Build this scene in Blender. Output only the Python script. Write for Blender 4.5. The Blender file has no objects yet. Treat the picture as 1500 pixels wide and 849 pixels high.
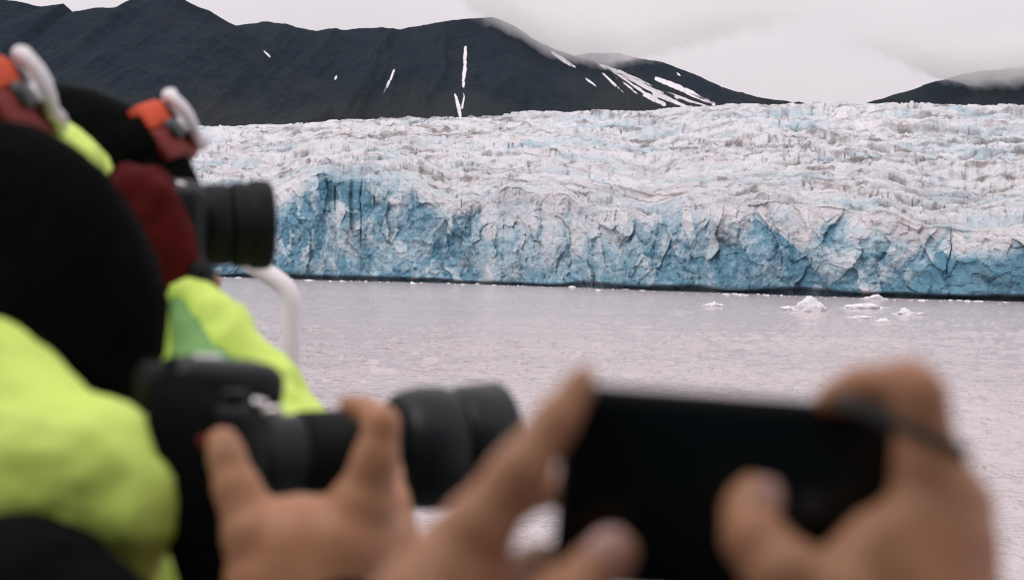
import bpy, bmesh, math, random
import numpy as np
from mathutils import Vector, Matrix, noise as mnoise
random.seed(7)
np.random.seed(7)
sc = bpy.context.scene
COL = sc.collection
R = math.radians

# ------------------------------------------------------------------ camera
FPX = 50.0 / 36.0 * 1500.0            # focal length in photo pixels
CAM_Z = 4.0
HORIZON = 392.0
PITCH = math.atan((424.5 - HORIZON) / FPX)
ROLL = R(1.15)
CM = (Matrix.Rotation(math.pi / 2 - PITCH, 3, 'X') @ Matrix.Rotation(ROLL, 3, 'Z'))
CAM = Vector((0, 0, CAM_Z))
DECK_Z = CAM_Z - 1.62


def P(px, py, d):
    """world point seen at photo pixel (px, py) at depth d metres"""
    return CAM + CM @ Vector(((px - 750) / FPX * d, -(py - 424.5) / FPX * d, -d))


def rpx(r, d):
    return r * d / FPX


cd = bpy.data.cameras.new('camera')
cam = bpy.data.objects.new('camera', cd)
COL.objects.link(cam)
cd.lens = 50
cd.sensor_width = 36
cd.clip_start = 0.02
cd.clip_end = 30000
cam.matrix_world = Matrix.Translation(CAM) @ CM.to_4x4()
cd.dof.use_dof = True
cd.dof.focus_distance = 420
cd.dof.aperture_fstop = 5.4
sc.camera = cam

# ------------------------------------------------------------------ world, sun
SUN_EL, SUN_AZ = R(56), R(-128)          # azimuth from +Y towards +X
w = bpy.data.worlds.new('World')
sc.world = w
w.use_nodes = True
nt = w.node_tree
nt.nodes.clear()
N = nt.nodes.new
sky = N('ShaderNodeTexSky')
sky.sky_type = 'NISHITA'
sky.sun_disc = False
sky.sun_elevation = SUN_EL
sky.sun_rotation = SUN_AZ
tc = N('ShaderNodeTexCoord')
mp = N('ShaderNodeMapping')
mp.inputs['Scale'].default_value = (1.3, 1.3, 3.6)
nz = N('ShaderNodeTexNoise')
nz.inputs['Scale'].default_value = 3.2
nz.inputs['Detail'].default_value = 4
nz.inputs['Roughness'].default_value = 0.45
ramp = N('ShaderNodeValToRGB')
ramp.color_ramp.elements[0].position = 0.3
ramp.color_ramp.elements[0].color = (7.3, 6.75, 7.15, 1)
ramp.color_ramp.elements[1].position = 0.7
ramp.color_ramp.elements[1].color = (8.15, 7.6, 7.95, 1)
mix = N('ShaderNodeMix')
mix.data_type = 'RGBA'
mix.inputs[0].default_value = 0.97       # thick overcast hides nearly all of the blue
bg = N('ShaderNodeBackground')
bg.inputs['Strength'].default_value = 0.1
out = N('ShaderNodeOutputWorld')
L = nt.links.new
L(tc.outputs['Generated'], mp.inputs['Vector'])
L(mp.outputs['Vector'], nz.inputs['Vector'])
L(nz.outputs['Fac'], ramp.inputs['Fac'])
L(sky.outputs['Color'], mix.inputs[6])
L(ramp.outputs['Color'], mix.inputs[7])
# an overcast sky is brighter overhead than at the horizon
sep = N('ShaderNodeSeparateXYZ')
L(tc.outputs['Generated'], sep.inputs['Vector'])
mr = N('ShaderNodeMapRange')
mr.inputs['From Min'].default_value = 0.12
mr.inputs['From Max'].default_value = 1.0
mr.inputs['To Min'].default_value = 1.0
mr.inputs['To Max'].default_value = 1.75
L(sep.outputs['Z'], mr.inputs['Value'])
vm = N('ShaderNodeVectorMath')
vm.operation = 'SCALE'
L(mix.outputs[2], vm.inputs[0])
L(mr.outputs['Result'], vm.inputs['Scale'])
L(vm.outputs['Vector'], bg.inputs['Color'])
L(bg.outputs['Background'], out.inputs['Surface'])

sd = bpy.data.lights.new('sun', 'SUN')
sd.energy = 1.0
sd.angle = R(25)
sd.color = (1.0, 0.95, 0.9)
sun = bpy.data.objects.new('sun', sd)
COL.objects.link(sun)
to_sun = Vector((math.sin(SUN_AZ) * math.cos(SUN_EL), math.cos(SUN_AZ) * math.cos(SUN_EL), math.sin(SUN_EL)))
sun.rotation_euler = to_sun.to_track_quat('Z', 'Y').to_euler()

sc.view_settings.view_transform = 'Standard'
sc.view_settings.look = 'None'
sc.view_settings.exposure = 0
sc.view_settings.gamma = 1
sc.view_settings.use_curve_mapping = False
sc.render.engine = 'CYCLES'
cy = sc.cycles
cy.use_denoising = True
cy.pixel_filter_type = 'BLACKMAN_HARRIS'
cy.filter_width = 1.15
cy.sample_clamp_indirect = 4
cy.max_bounces = 20
cy.diffuse_bounces = 3
cy.glossy_bounces = 3
cy.volume_bounces = 18
cy.transparent_max_bounces = 8
cy.caustics_reflective = False
cy.caustics_refractive = False


# ------------------------------------------------------------------ materials
class Mat:
    def __init__(s, name):
        s.m = bpy.data.materials.new(name)
        s.m.use_nodes = True
        s.t = s.m.node_tree
        s.b = s.t.nodes['Principled BSDF']
        s.tc = s.t.nodes.new('ShaderNodeTexCoord')

    def n(s, typ, **kw):
        nd = s.t.nodes.new(typ)
        for k, v in kw.items():
            if k in nd.inputs:
                nd.inputs[k].default_value = v
            else:
                setattr(nd, k, v)
        return nd

    def l(s, a, b):
        s.t.links.new(a, b)

    def set(s, **kw):
        for k, v in kw.items():
            s.b.inputs[k.replace('_', ' ')].default_value = v
        return s

    def noise(s, scale, detail=4, rough=0.5, vec=None, stretch=None):
        nd = s.n('ShaderNodeTexNoise', Scale=scale, Detail=detail, Roughness=rough)
        src = vec or s.tc.outputs['Object']
        if stretch:
            m = s.n('ShaderNodeMapping')
            m.inputs['Scale'].default_value = stretch
            s.l(src, m.inputs['Vector'])
            src = m.outputs['Vector']
        s.l(src, nd.inputs['Vector'])
        return nd.outputs['Fac']

    def rampc(s, fac, stops):
        r = s.n('ShaderNodeValToRGB')
        cr = r.color_ramp
        while len(cr.elements) < len(stops):
            cr.elements.new(0.5)
        for e, (p, c) in zip(cr.elements, stops):
            e.position = p
            e.color = (*c, 1) if len(c) == 3 else c
        s.l(fac, r.inputs['Fac'])
        return r.outputs['Color']

    def mixc(s, fac, a, b, blend='MIX'):
        m = s.n('ShaderNodeMix', data_type='RGBA', blend_type=blend)
        for sock, v in ((m.inputs[0], fac), (m.inputs[6], a), (m.inputs[7], b)):
            if isinstance(v, (int, float)):
                sock.default_value = v
            elif isinstance(v, tuple):
                sock.default_value = (*v, 1)
            else:
                s.l(v, sock)
        return m.outputs[2]

    def math(s, op, a, b=None, clamp=False):
        m = s.n('ShaderNodeMath', operation=op, use_clamp=clamp)
        for i, v in enumerate((a, b)):
            if v is None:
                continue
            if isinstance(v, (int, float)):
                m.inputs[i].default_value = v
            else:
                s.l(v, m.inputs[i])
        return m.outputs[0]

    def bump(s, h, strength=0.3, dist=0.01):
        b = s.n('ShaderNodeBump', Strength=strength, Distance=dist)
        s.l(h, b.inputs['Height'])
        s.l(b.outputs['Normal'], s.b.inputs['Normal'])
        return s

    def attr(s, name):
        a = s.n('ShaderNodeAttribute', attribute_name=name)
        return a.outputs['Fac']

    def base(s, sock):
        s.l(sock, s.b.inputs['Base Color'])
        return s


def simple(name, col, rough=0.6, var=0.12, scale=30, bump=0.0, bdist=0.002, **kw):
    m = Mat(name)
    n1 = m.noise(scale, 5)
    a = tuple(max(0, c * (1 - var)) for c in col)
    b = tuple(min(1, c * (1 + var)) for c in col)
    m.base(m.rampc(n1, [(0.3, a), (0.7, b)]))
    m.set(Roughness=rough, **kw)
    if bump:
        m.bump(m.noise(scale * 6, 3), bump, bdist)
    return m.m


M = {}
M['black_knit'] = simple('black_knit', (0.0035, 0.004, 0.004), 0.95, 0.3, 60, 0.6, 0.003, Specular_IOR_Level=0.03)
M['black_cloth'] = simple('black_cloth', (0.004, 0.0045, 0.005), 0.9, 0.3, 25, 0.4, 0.003, Specular_IOR_Level=0.06)
M['hi_vis'] = simple('hi_vis', (0.66, 0.87, 0.17), 0.55, 0.06, 9, 0.25, 0.003, Specular_IOR_Level=0.3)
M['reflective_tape'] = simple('reflective_tape', (0.6, 0.58, 0.6), 0.35, 0.05, 60)
M['plastic'] = simple('black_plastic', (0.005, 0.0085, 0.0105), 0.42, 0.2, 40, 0.2, 0.0006, Specular_IOR_Level=0.28)
M['rubber'] = simple('black_rubber', (0.006, 0.008, 0.009), 0.65, 0.2, 50, 0.3, 0.0006, Specular_IOR_Level=0.2)
M['glass'] = simple('lens_glass', (0.01, 0.012, 0.02), 0.05, 0.1, 10)
M['metal'] = simple('bright_metal', (0.7, 0.68, 0.7), 0.25, 0.05, 40, Metallic=1.0)
M['maroon'] = simple('maroon_fleece', (0.075, 0.007, 0.007), 0.95, 0.25, 35, 0.6, 0.003, Specular_IOR_Level=0.1)
M['orange'] = simple('orange_strap', (0.62, 0.075, 0.02), 0.7, 0.12, 30, 0.2, 0.001)
M['orange_shaded'] = simple('orange_strap_shaded', (0.17, 0.012, 0.008), 0.7, 0.15, 30, 0.2, 0.001)  # darker copy of the orange, for its shaded lower half
M['white_plastic'] = simple('white_plastic', (0.74, 0.71, 0.74), 0.35, 0.05, 30)
M['grey_plastic'] = simple('grey_plastic', (0.05, 0.06, 0.065), 0.4, 0.15, 30)
M['goggle_lens'] = simple('goggle_lens', (0.3, 0.3, 0.32), 0.08, 0.05, 20, Metallic=0.6)
M['white_paint'] = simple('white_paint', (0.78, 0.74, 0.76), 0.3, 0.05, 14, 0.15, 0.0006)
M['screen'] = simple('phone_screen', (0.005, 0.0095, 0.0105), 0.22, 0.3, 12, Specular_IOR_Level=0.3)
M['screen_ui'] = simple('screen_icon', (0.018, 0.022, 0.04), 0.2, 0.1, 30)
M['case'] = simple('phone_case', (0.006, 0.008, 0.0095), 0.5, 0.2, 30, 0.2, 0.0005, Specular_IOR_Level=0.2)
M['grey_strap'] = simple('grey_webbing', (0.055, 0.06, 0.052), 0.85, 0.2, 60, 0.4, 0.001)
M['red_cord'] = simple('red_cord', (0.24, 0.012, 0.01), 0.8, 0.15, 60)
M['nail'] = simple('nail', (0.56, 0.33, 0.27), 0.3, 0.06, 60)
M['eye'] = simple('eye', (0.6, 0.58, 0.55), 0.15, 0.1, 30)
M['hair'] = simple('hair', (0.03, 0.018, 0.01), 0.5, 0.4, 90, 0.5, 0.002)
M['deck'] = simple('deck_paint', (0.10, 0.11, 0.11), 0.7, 0.2, 4, 0.3, 0.003)

M['hi_vis_shaded'] = simple('hi_vis_shaded', (0.20, 0.40, 0.14), 0.6, 0.15, 12, 0.25, 0.003, Specular_IOR_Level=0.2)  # darker green standing in for hi-vis cloth in shade
M['shade_block_navy'] = simple('shade_block_navy', (0.03, 0.045, 0.07), 0.4, 0.1, 3)
m = Mat('skin')
n1 = m.noise(22, 6, 0.65)
n2 = m.noise(160, 3, 0.6)
c = m.rampc(n1, [(0.25, (0.33, 0.17, 0.085)), (0.5, (0.44, 0.22, 0.115)), (0.78, (0.51, 0.22, 0.125))])
c = m.mixc(m.math('MULTIPLY', n2, 0.22), c, (0.33, 0.14, 0.09))
m.base(c).set(Roughness=0.5, Subsurface_Weight=0.05, Subsurface_Scale=0.006, Specular_IOR_Level=0.35)
m.b.inputs['Subsurface Radius'].default_value = (1.0, 0.35, 0.2)
m.bump(m.noise(320, 4, 0.65), 0.3, 0.0008)
M['skin'] = m.m


# ------------------------------------------------------------------ object helpers
def tag(o, label=None, cat=None, group=None, kind=None):
    if label:
        o['label'] = label
    if cat:
        o['category'] = cat
    if group:
        o['group'] = group
    if kind:
        o['kind'] = kind
    return o


def empty(name, loc):
    o = bpy.data.objects.new(name, None)
    COL.objects.link(o)
    o.location = loc
    o.empty_display_size = 0.05
    return o


def link(name, me, mat, parent=None, smooth=True):
    me.name = name
    o = bpy.data.objects.new(name, me)
    COL.objects.link(o)
    if mat:
        for mm in (mat if isinstance(mat, (list, tuple)) else [mat]):
            me.materials.append(mm)
    if smooth:
        me.polygons.foreach_set('use_smooth', [True] * len(me.polygons))
    if parent:
        o.parent = parent
        root = Vector((0, 0, 0))
        p = parent
        while p:
            root += p.location
            p = p.parent
        o.location = -root
    return o


class MB:
    """collects closed shapes in one bmesh, in world coordinates"""

    def __init__(s):
        s.bm = bmesh.new()

    def ball(s, c, r, seg=18):
        bmesh.ops.create_uvsphere(s.bm, u_segments=seg, v_segments=seg // 2 + 2, radius=r, matrix=Matrix.Translation(c))
        return s

    def ell(s, c, ax, rot=None, seg=24):
        mt = Matrix.Translation(c) @ ((rot or Matrix.Identity(3)).to_4x4()) @ Matrix.Diagonal((*ax, 1))
        bmesh.ops.create_uvsphere(s.bm, u_segments=seg, v_segments=seg // 2 + 2, radius=1, matrix=mt)
        return s

    def cone(s, a, ra, b, rb, seg=18):
        a, b = Vector(a), Vector(b)
        d = b - a
        if d.length < 1e-6:
            return s
        q = d.to_track_quat('Z', 'Y').to_matrix().to_4x4()
        mt = Matrix.Translation((a + b) / 2) @ q
        bmesh.ops.create_cone(s.bm, cap_ends=True, segments=seg, radius1=ra, radius2=rb, depth=d.length, matrix=mt)
        return s

    def chain(s, pts, seg=18):
        for (p, r) in pts:
            s.ball(p, r, seg)
        for (p, r), (p2, r2) in zip(pts, pts[1:]):
            s.cone(p, r, p2, r2, seg)
        return s

    def lathe(s, prof, origin, axis, up=None, seg=48, close=True):
        """prof: (distance along axis, radius)"""
        axis = Vector(axis).normalized()
        u = axis.orthogonal().normalized() if up is None else (Vector(up) - axis * axis.dot(Vector(up))).normalized()
        v = axis.cross(u)
        rings = []
        for (h, r) in prof:
            ring = [s.bm.verts.new(Vector(origin) + axis * h + (u * math.cos(k * 2 * math.pi / seg) + v * math.sin(k * 2 * math.pi / seg)) * r) for k in range(seg)]
            rings.append(ring)
        for a, b in zip(rings, rings[1:]):
            for k in range(seg):
                s.bm.faces.new((a[k], a[(k + 1) % seg], b[(k + 1) % seg], b[k]))
        if close:
            s.bm.faces.new(rings[0][::-1])
            s.bm.faces.new(rings[-1])
        return s

    def tube(s, pts, r, seg=16, flat=None, up=None):
        """tube (or flat band if flat=(half width, half thickness)) along points"""
        pts = [Vector(p) for p in pts]
        rings = []
        up = Vector(up) if up is not None else Vector((0, 0, 1))
        for i, p in enumerate(pts):
            t = (pts[min(i + 1, len(pts) - 1)] - pts[max(i - 1, 0)]).normalized()
            sd_ = t.cross(up)
            if sd_.length < 1e-3:
                sd_ = t.cross(Vector((1, 0, 0)))
            sd_.normalize()
            n_ = sd_.cross(t).normalized()
            a_, b_ = flat if flat else (r, r)
            ring = []
            for k in range(seg):
                an = 2 * math.pi * k / seg
                ca, sa = math.cos(an), math.sin(an)
                if flat:
                    ca = math.copysign(abs(ca) ** 0.5, ca)
                    sa = math.copysign(abs(sa) ** 0.5, sa)
                ring.append(s.bm.verts.new(p + sd_ * ca * a_ + n_ * sa * b_))
            rings.append(ring)
        for a, b in zip(rings, rings[1:]):
            for k in range(seg):
                s.bm.faces.new((a[k], a[(k + 1) % seg], b[(k + 1) % seg], b[k]))
        s.bm.faces.new(rings[0][::-1])
        s.bm.faces.new(rings[-1])
        return s

    def rbox(s, c, half, rot=None, bev=0.003, seg=3):
        r = bmesh.ops.create_cube(s.bm, size=2, matrix=Matrix.Diagonal((*half, 1)))
        vs = r['verts']
        es = list({e for v in vs for e in v.link_edges})
        res = bmesh.ops.bevel(s.bm, geom=es, offset=bev, segments=seg, affect='EDGES', profile=0.5)
        nv = {v for f in res['faces'] for v in f.verts} | {v for v in vs if v.is_valid}
        allv = set()
        stack = list(nv)
        while stack:
            v = stack.pop()
            if v in allv:
                continue
            allv.add(v)
            stack += [e.other_vert(v) for e in v.link_edges]
        mt = Matrix.Translation(c) @ ((rot or Matrix.Identity(3)).to_4x4())
        bmesh.ops.transform(s.bm, matrix=mt, verts=list(allv))
        return s

    def mesh(s):
        bmesh.ops.recalc_face_normals(s.bm, faces=s.bm.faces)
        me = bpy.data.meshes.new('m')
        s.bm.to_mesh(me)
        s.bm.free()
        return me

    def fused(s, voxel, smooth=6, wrinkle=None):
        """fuse everything into one continuous skin"""
        me = s.mesh()
        o = bpy.data.objects.new('tmp', me)
        COL.objects.link(o)
        md = o.modifiers.new('r', 'REMESH')
        md.mode = 'VOXEL'
        md.voxel_size = voxel
        md.adaptivity = 0
        if smooth:
            sm = o.modifiers.new('s', 'SMOOTH')
            sm.iterations = smooth
            sm.factor = 0.5
        dg = bpy.context.evaluated_depsgraph_get()
        dg.update()
        res = bpy.data.meshes.new_from_object(o.evaluated_get(dg))
        bpy.data.objects.remove(o)
        bpy.data.meshes.remove(me)
        if wrinkle:
            n = len(res.vertices)
            co = np.empty(n * 3)
            no = np.empty(n * 3)
            res.vertices.foreach_get('co', co)
            res.vertices.foreach_get('normal', no)
            co = co.reshape(-1, 3)
            no = no.reshape(-1, 3)
            for (sc_, amp, st) in wrinkle:
                q = co * np.array(st) / sc_
                f = 1 - np.abs(2 * fbm3(q, 3, 31) - 0) * 1.6
                co += no * (amp * (f - f.mean()))[:, None]
            res.vertices.foreach_set('co', co.ravel())
            res.update()
        return res


# ------------------------------------------------------------------ numpy noise
def _h(ix, iy, iz, seed):
    n = (ix.astype(np.int64) * 374761393 + iy.astype(np.int64) * 668265263 + iz.astype(np.int64) * 2147483647 + seed * 974634777) & 0xFFFFFFFF
    n = ((n ^ (n >> 13)) * 1274126177) & 0xFFFFFFFF
    n = ((n ^ (n >> 16)) * 2246822519) & 0xFFFFFFFF
    n = n ^ (n >> 15)
    return (n & 0xFFFFFF) / float(0xFFFFFF)


def vn3(p, seed=0):
    """value noise -0.5..0.5"""
    f = np.floor(p)
    t = p - f
    t = t * t * t * (t * (t * 6 - 15) + 10)
    ix, iy, iz = f[:, 0], f[:, 1], f[:, 2]
    r = 0
    for dx in (0, 1):
        wx = t[:, 0] if dx else 1 - t[:, 0]
        for dy in (0, 1):
            wy = t[:, 1] if dy else 1 - t[:, 1]
            for dz in (0, 1):
                wz = t[:, 2] if dz else 1 - t[:, 2]
                r = r + wx * wy * wz * _h(ix + dx, iy + dy, iz + dz, seed)
    return r - 0.5


def fbm3(p, octv=4, seed=0, gain=0.5):
    a, r, tot = 1.0, 0, 0
    for o in range(octv):
        r = r + a * vn3(p * (2.03 ** o) + o * 17.7, seed + o)
        tot += a
        a *= gain
    return r / tot


def fbm2(x, y, octv=4, seed=0, gain=0.5):
    return fbm3(np.stack([x, y, np.zeros_like(x)], 1), octv, seed, gain)


def ridged2(x, y, octv=4, seed=0, gain=0.5):
    a, r, tot = 1.0, 0, 0
    for o in range(octv):
        v = 1 - np.abs(vn3(np.stack([x * 2.03 ** o + o * 9.1, y * 2.03 ** o - o * 4.7, np.full_like(x, o * 3.3)], 1), seed + o)) * 2.6
        r = r + a * v
        tot += a
        a *= gain
    return r / tot


def facets(x, y, seed, tilt=1.0, off=1.0):
    """Voronoi cells, each a randomly tilted plane: returns height, cell random, edge distance"""
    fx, fy = np.floor(x), np.floor(y)
    best = np.full(x.shape, 9e9)
    sec = np.full(x.shape, 9e9)
    hgt = np.zeros_like(x)
    rnd = np.zeros_like(x)
    z0 = np.zeros_like(x)
    for dx in (-1, 0, 1):
        for dy in (-1, 0, 1):
            cx, cy_ = fx + dx, fy + dy
            jx = cx + _h(cx, cy_, z0, seed)
            jy = cy_ + _h(cx, cy_, z0 + 1, seed)
            d = (x - jx) ** 2 + (y - jy) ** 2
            tx = (_h(cx, cy_, z0 + 2, seed) - 0.5) * 2 * tilt
            ty = (_h(cx, cy_, z0 + 3, seed) - 0.5) * 2 * tilt
            of = _h(cx, cy_, z0 + 4, seed) - 0.5
            hh = (x - jx) * tx + (y - jy) * ty + of * off
            nb = d < best
            sec = np.where(nb, best, np.minimum(sec, d))
            hgt = np.where(nb, hh, hgt)
            rnd = np.where(nb, _h(cx, cy_, z0 + 5, seed), rnd)
            best = np.where(nb, d, best)
    return hgt, rnd, np.sqrt(sec) - np.sqrt(best)


def lumps(x, y, seed, tilt=0.9, k=1.15):
    """upper envelope of tilted shallow paraboloids: angular blocks that meet in creases (continuous)"""
    fx, fy = np.floor(x), np.floor(y)
    best = np.full(x.shape, -9e9)
    rnd = np.zeros_like(x)
    z0 = np.zeros_like(x)
    for dx in (-1, 0, 1):
        for dy in (-1, 0, 1):
            cx, cy_ = fx + dx, fy + dy
            jx = x - cx - _h(cx, cy_, z0, seed)
            jy = y - cy_ - _h(cx, cy_, z0 + 1, seed)
            tx = (_h(cx, cy_, z0 + 2, seed) - 0.5) * 2 * tilt
            ty = (_h(cx, cy_, z0 + 3, seed) - 0.5) * 2 * tilt
            hh = jx * tx + jy * ty + 0.6 * (_h(cx, cy_, z0 + 4, seed) - 0.5) - k * (jx * jx + jy * jy)
            nb = hh > best
            rnd = np.where(nb, _h(cx, cy_, z0 + 5, seed), rnd)
            best = np.where(nb, hh, best)
    return best + 0.2, rnd


def sstep(a, b, x):
    t = np.clip((x - a) / (b - a), 0, 1)
    return t * t * (3 - 2 * t)


def grid_mesh(co, nr, nc, attrs=None):
    """co: (nr*nc,3) row-major grid -> mesh"""
    me = bpy.data.meshes.new('grid')
    i = np.arange(nr * nc).reshape(nr, nc)
    q = np.stack([i[:-1, :-1], i[:-1, 1:], i[1:, 1:], i[1:, :-1]], -1).reshape(-1, 4)
    me.vertices.add(nr * nc)
    me.vertices.foreach_set('co', np.asarray(co, dtype=np.float32).ravel())
    me.loops.add(q.size)
    me.loops.foreach_set('vertex_index', q.ravel().astype(np.int32))
    me.polygons.add(len(q))
    me.polygons.foreach_set('loop_start', (np.arange(len(q)) * 4).astype(np.int32))
    me.polygons.foreach_set('loop_total', np.full(len(q), 4, dtype=np.int32))
    me.update(calc_edges=True)
    me.validate()
    for k, v in (attrs or {}).items():
        a = me.attributes.new(k, 'FLOAT', 'POINT')
        a.data.foreach_set('value', np.asarray(v, dtype=np.float32).ravel())
    return me


# =================================================================== SETTING
# ---- glacier
def lin(px, pts):
    return np.interp(px, [p[0] for p in pts], [p[1] for p in pts])


def unroll(px, py):
    return py - (px - 750) * math.tan(ROLL)


def build_glacier():
    NC, NF, NT = 1500, 190, 470
    px = np.linspace(-260, 1720, NC)
    t = (px - 750) / FPX
    foot = lin(px, [(-260, 392), (310, 405), (500, 411), (700, 416), (1000, 427), (1200, 434), (1500, 442), (1720, 450)])
    rim = lin(px, [(-260, 300), (300, 285), (390, 286), (440, 264), (520, 255), (590, 262), (650, 285), (740, 282), (800, 284), (870, 300), (950, 322), (1000, 312), (1130, 303), (1200, 309), (1290, 318), (1350, 338), (1410, 345), (1500, 333), (1720, 330)])
    top = lin(px, [(-260, 205), (250, 187), (330, 186), (400, 183), (470, 178), (600, 175), (700, 172), (830, 167), (950, 163), (1000, 160), (1060, 155), (1180, 152), (1260, 152), (1500, 155), (1720, 158)])
    foot, rim, top = unroll(px, foot), unroll(px, rim), unroll(px, top)
    D = CAM_Z * FPX / (foot - HORIZON)
    e_rim = (HORIZON - rim) / FPX
    e_top = (HORIZON - top) / FPX
    LEAN = 0.42
    # rim height such that at depth D+LEAN*H it is seen at e_rim
    H = (CAM_Z + e_rim * D) / (1 - e_rim * LEAN)
    arc = np.concatenate([[0], np.cumsum(np.hypot(np.diff(t * D), np.diff(D)))])
    z1 = np.zeros_like(arc)
    rf, rr_, _ = facets(arc / 5.5 + 0.5 * fbm2(arc / 3, z1, 2, 141), z1 + 0.5, 140, 0.8)
    rf = np.convolve(rf, np.ones(9) / 9, mode='same')
    rn = 0.22 * H * fbm2(arc / 16, z1, 3, 142) + 0.03 * H * rf + 0.12 * H * fbm2(arc / 5.5, z1, 4, 143, 0.5)
    H0 = H
    H = H + rn
    yr = D + LEAN * H0
    # cliff rows
    s = np.linspace(0, 1, NF)[:, None]
    H2, D2, T2 = [np.broadcast_to(q[None, :], (NF, NC)) for q in (H, D, t)]
    z = -1.2 + s * (H2 + 1.2)
    zr = np.clip(z / H2, -0.1, 1)
    A2 = np.broadcast_to(arc[None, :], z.shape)
    PX2 = np.broadcast_to(px[None, :], z.shape)
    a, zz = A2.ravel(), z.ravel()
    wx = a + 5 * fbm2(a / 9, zz / 9, 3, 5)
    wz = zz + 5 * fbm2(a / 9 + 40, zz / 9, 3, 6)
    big = fbm2(a / 46, zz / 70, 3, 11)
    f1, r1 = lumps(wx / 14, wz / 17, 3, 0.9)
    f2, r2 = lumps(wx / 6.2, wz / 7.5, 4, 1.0)
    f3, r3 = lumps(wx / 2.5, wz / 2.8, 8, 1.1)
    f4, r4 = lumps(wx / 1.1, wz / 1.1, 9, 1.2)
    lump = ridged2(a / 11, zz / 9, 4, 21)
    crumb = ridged2(a / 3.4, zz / 3.0, 5, 23, 0.62)
    k1, t1, _ = facets(wx / 9 + 0.3 * fbm2(a / 3, zz / 3, 3, 171), wz / 14, 172, 1.1, 0.35)
    k2, t2, _ = facets(wx / 4.2 + 0.3 * fbm2(a / 2, zz / 2, 3, 173), wz / 6.0, 174, 1.2, 0.35)
    k3, t3, _ = facets(wx / 1.7, wz / 1.7, 175, 1.2, 0.4)
    colm, tc_ = lumps(a / 7 + 0.5 * fbm2(a / 9, zz / 12, 2, 177), zz / 45, 178, 0.9)
    flute = ridged2(a / 2.3 + 0.5 * fbm2(a / 4, zz / 5, 2, 24), zz / 26, 3, 25)
    soft = lin(PX2.ravel(), [(300, 0.6), (640, 0.62), (800, 0.8), (1000, 1.0), (1500, 1.0)])
    disp = 13 * big + 3.6 * f1 + 0.9 * f2 + 0.3 * f3 + 0.4 * f4 + soft * (2.8 * k1 + 1.2 * k2 + 0.40 * k3) + 2.4 * colm + 0.8 * (lump - 0.4) + 1.0 * (crumb - 0.4) + 0.8 * flute * sstep(0.2, 0.5, zr.ravel())
    # vertical slots
    sl = fbm2(a / 7.5 + 0.16 * fbm2(a / 6, zz / 5, 2, 77), zz / 400, 2, 33)
    slot = np.exp(-(sl / 0.007) ** 2) * sstep(0.02, 0.16, fbm2(a / 3, zz / 5, 3, 36) + 0.10) * sstep(-0.02, 0.15, fbm2(a / 30, zz / 24, 2, 35))
    slot *= sstep(0.25, 0.5, zr.ravel())
    disp -= 1.8 * slot
    env = sstep(0.0, 0.10, zr.ravel()) * (1 - 0.45 * sstep(0.85, 1.0, zr.ravel()))
    disp = disp * (0.35 + 0.65 * env)
    notch = (1 - sstep(0.4, 1.3, zz + 1.7 * fbm2(a / 14, zz * 0, 3, 51)))
    y = D2.ravel() + LEAN * np.clip(zz, 0, 99) ** 1.0 * (0.55 + 0.45 * zr.ravel()) - disp * (0.5 + 0.5 * (D2.ravel() / 330)) + 3.4 * notch
    rimdisp = (disp.reshape(NF, NC))[-1] * (0.5 + 0.5 * D / 330)
    # colour of the cliff ice
    zrel = zr.ravel()
    pxf = PX2.ravel()
    hi = lin(pxf, [(250, 0.95), (430, 0.85), (520, 0.95), (600, 0.95), (660, 0.75), (720, 0.42), (800, 0.40), (860, 0.62), (960, 0.75), (1050, 0.70), (1180, 0.85), (1260, 0.72), (1330, 0.62), (1400, 0.95), (1500, 1.05)])
    edge = zrel - hi + 0.55 * (r1 - 0.5) + 0.30 * (r2 - 0.5) + 0.35 * fbm2(a / 18, zz / 14, 4, 61)
    blue = 1 - sstep(-0.25, 0.20, edge)
    kb = lin(pxf, [(300, 0.95), (440, 0.85), (600, 0.80), (690, 0.66), (800, 0.60), (880, 0.70), (1000, 0.78), (1150, 0.92), (1300, 1.1), (1500, 1.25)])
    blue = blue * kb * (0.50 + 0.22 * r2 + 0.26 * t2 + 0.22 * (t3 - 0.5) + 1.25 * fbm2(a / 7, zz / 4.5, 6, 65, 0.62)) + 0.05
    blue += 0.34 * kb * sstep(0.0, -0.5, 0.7 * f1 + 0.5 * k1 + 0.4 * k2) * (1 - sstep(0.8, 1.1, zrel))
    blue -= 0.34 * sstep(0.05, 0.5, k2 + 0.5 * k3) * sstep(-0.1, 0.2, fbm2(a / 20, zz / 16, 3, 68))
    blue += 0.10 * (1 - sstep(0.75, 1.0, zrel)) + 0.38 * fbm2(a / 1.3, zz / 1.1, 4, 225, 0.6)
    blue += 0.5 * slot
    blue += 0.25 * np.exp(-(zz / 2.2) ** 2)
    dirt_recess = 0.30 * sstep(0.1, 0.28, fbm2(a / 5, zz / 4, 5, 71)) * sstep(0.0, 0.2, fbm2(a / 22, zz / 18, 2, 72))
    for (gx, gz, sx, sz, am) in ((500, 0.5, 22, 0.18, 0.8), (688, 0.25, 20, 0.14, 0.9), (770, 0.2, 22, 0.12, 0.4), (915, 0.62, 26, 0.10, 0.8), (1060, 0.65, 26, 0.12, 0.55), (800, 0.85, 30, 0.1, 0.4)):
        dirt_recess += am * np.exp(-((pxf - gx) / sx) ** 2 - ((zrel - gz) / sz) ** 2) * sstep(-0.05, 0.2, fbm2(a / 2.2, zz / 2.6, 4, 74))
    dirt_recess += 0.25 * slot + 0.55 * notch  # slots and the waterline notch are darkened along with the dirt
    cliff = np.stack([T2.ravel() * D2.ravel() * (y / D2.ravel()), y, zz], 1)
    # top rows
    g = np.linspace(0, 1, NT + 1)[1:, None]
    yy = yr[None, :] + 950 * g ** 1.5
    X = t[None, :] * yy
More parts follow.
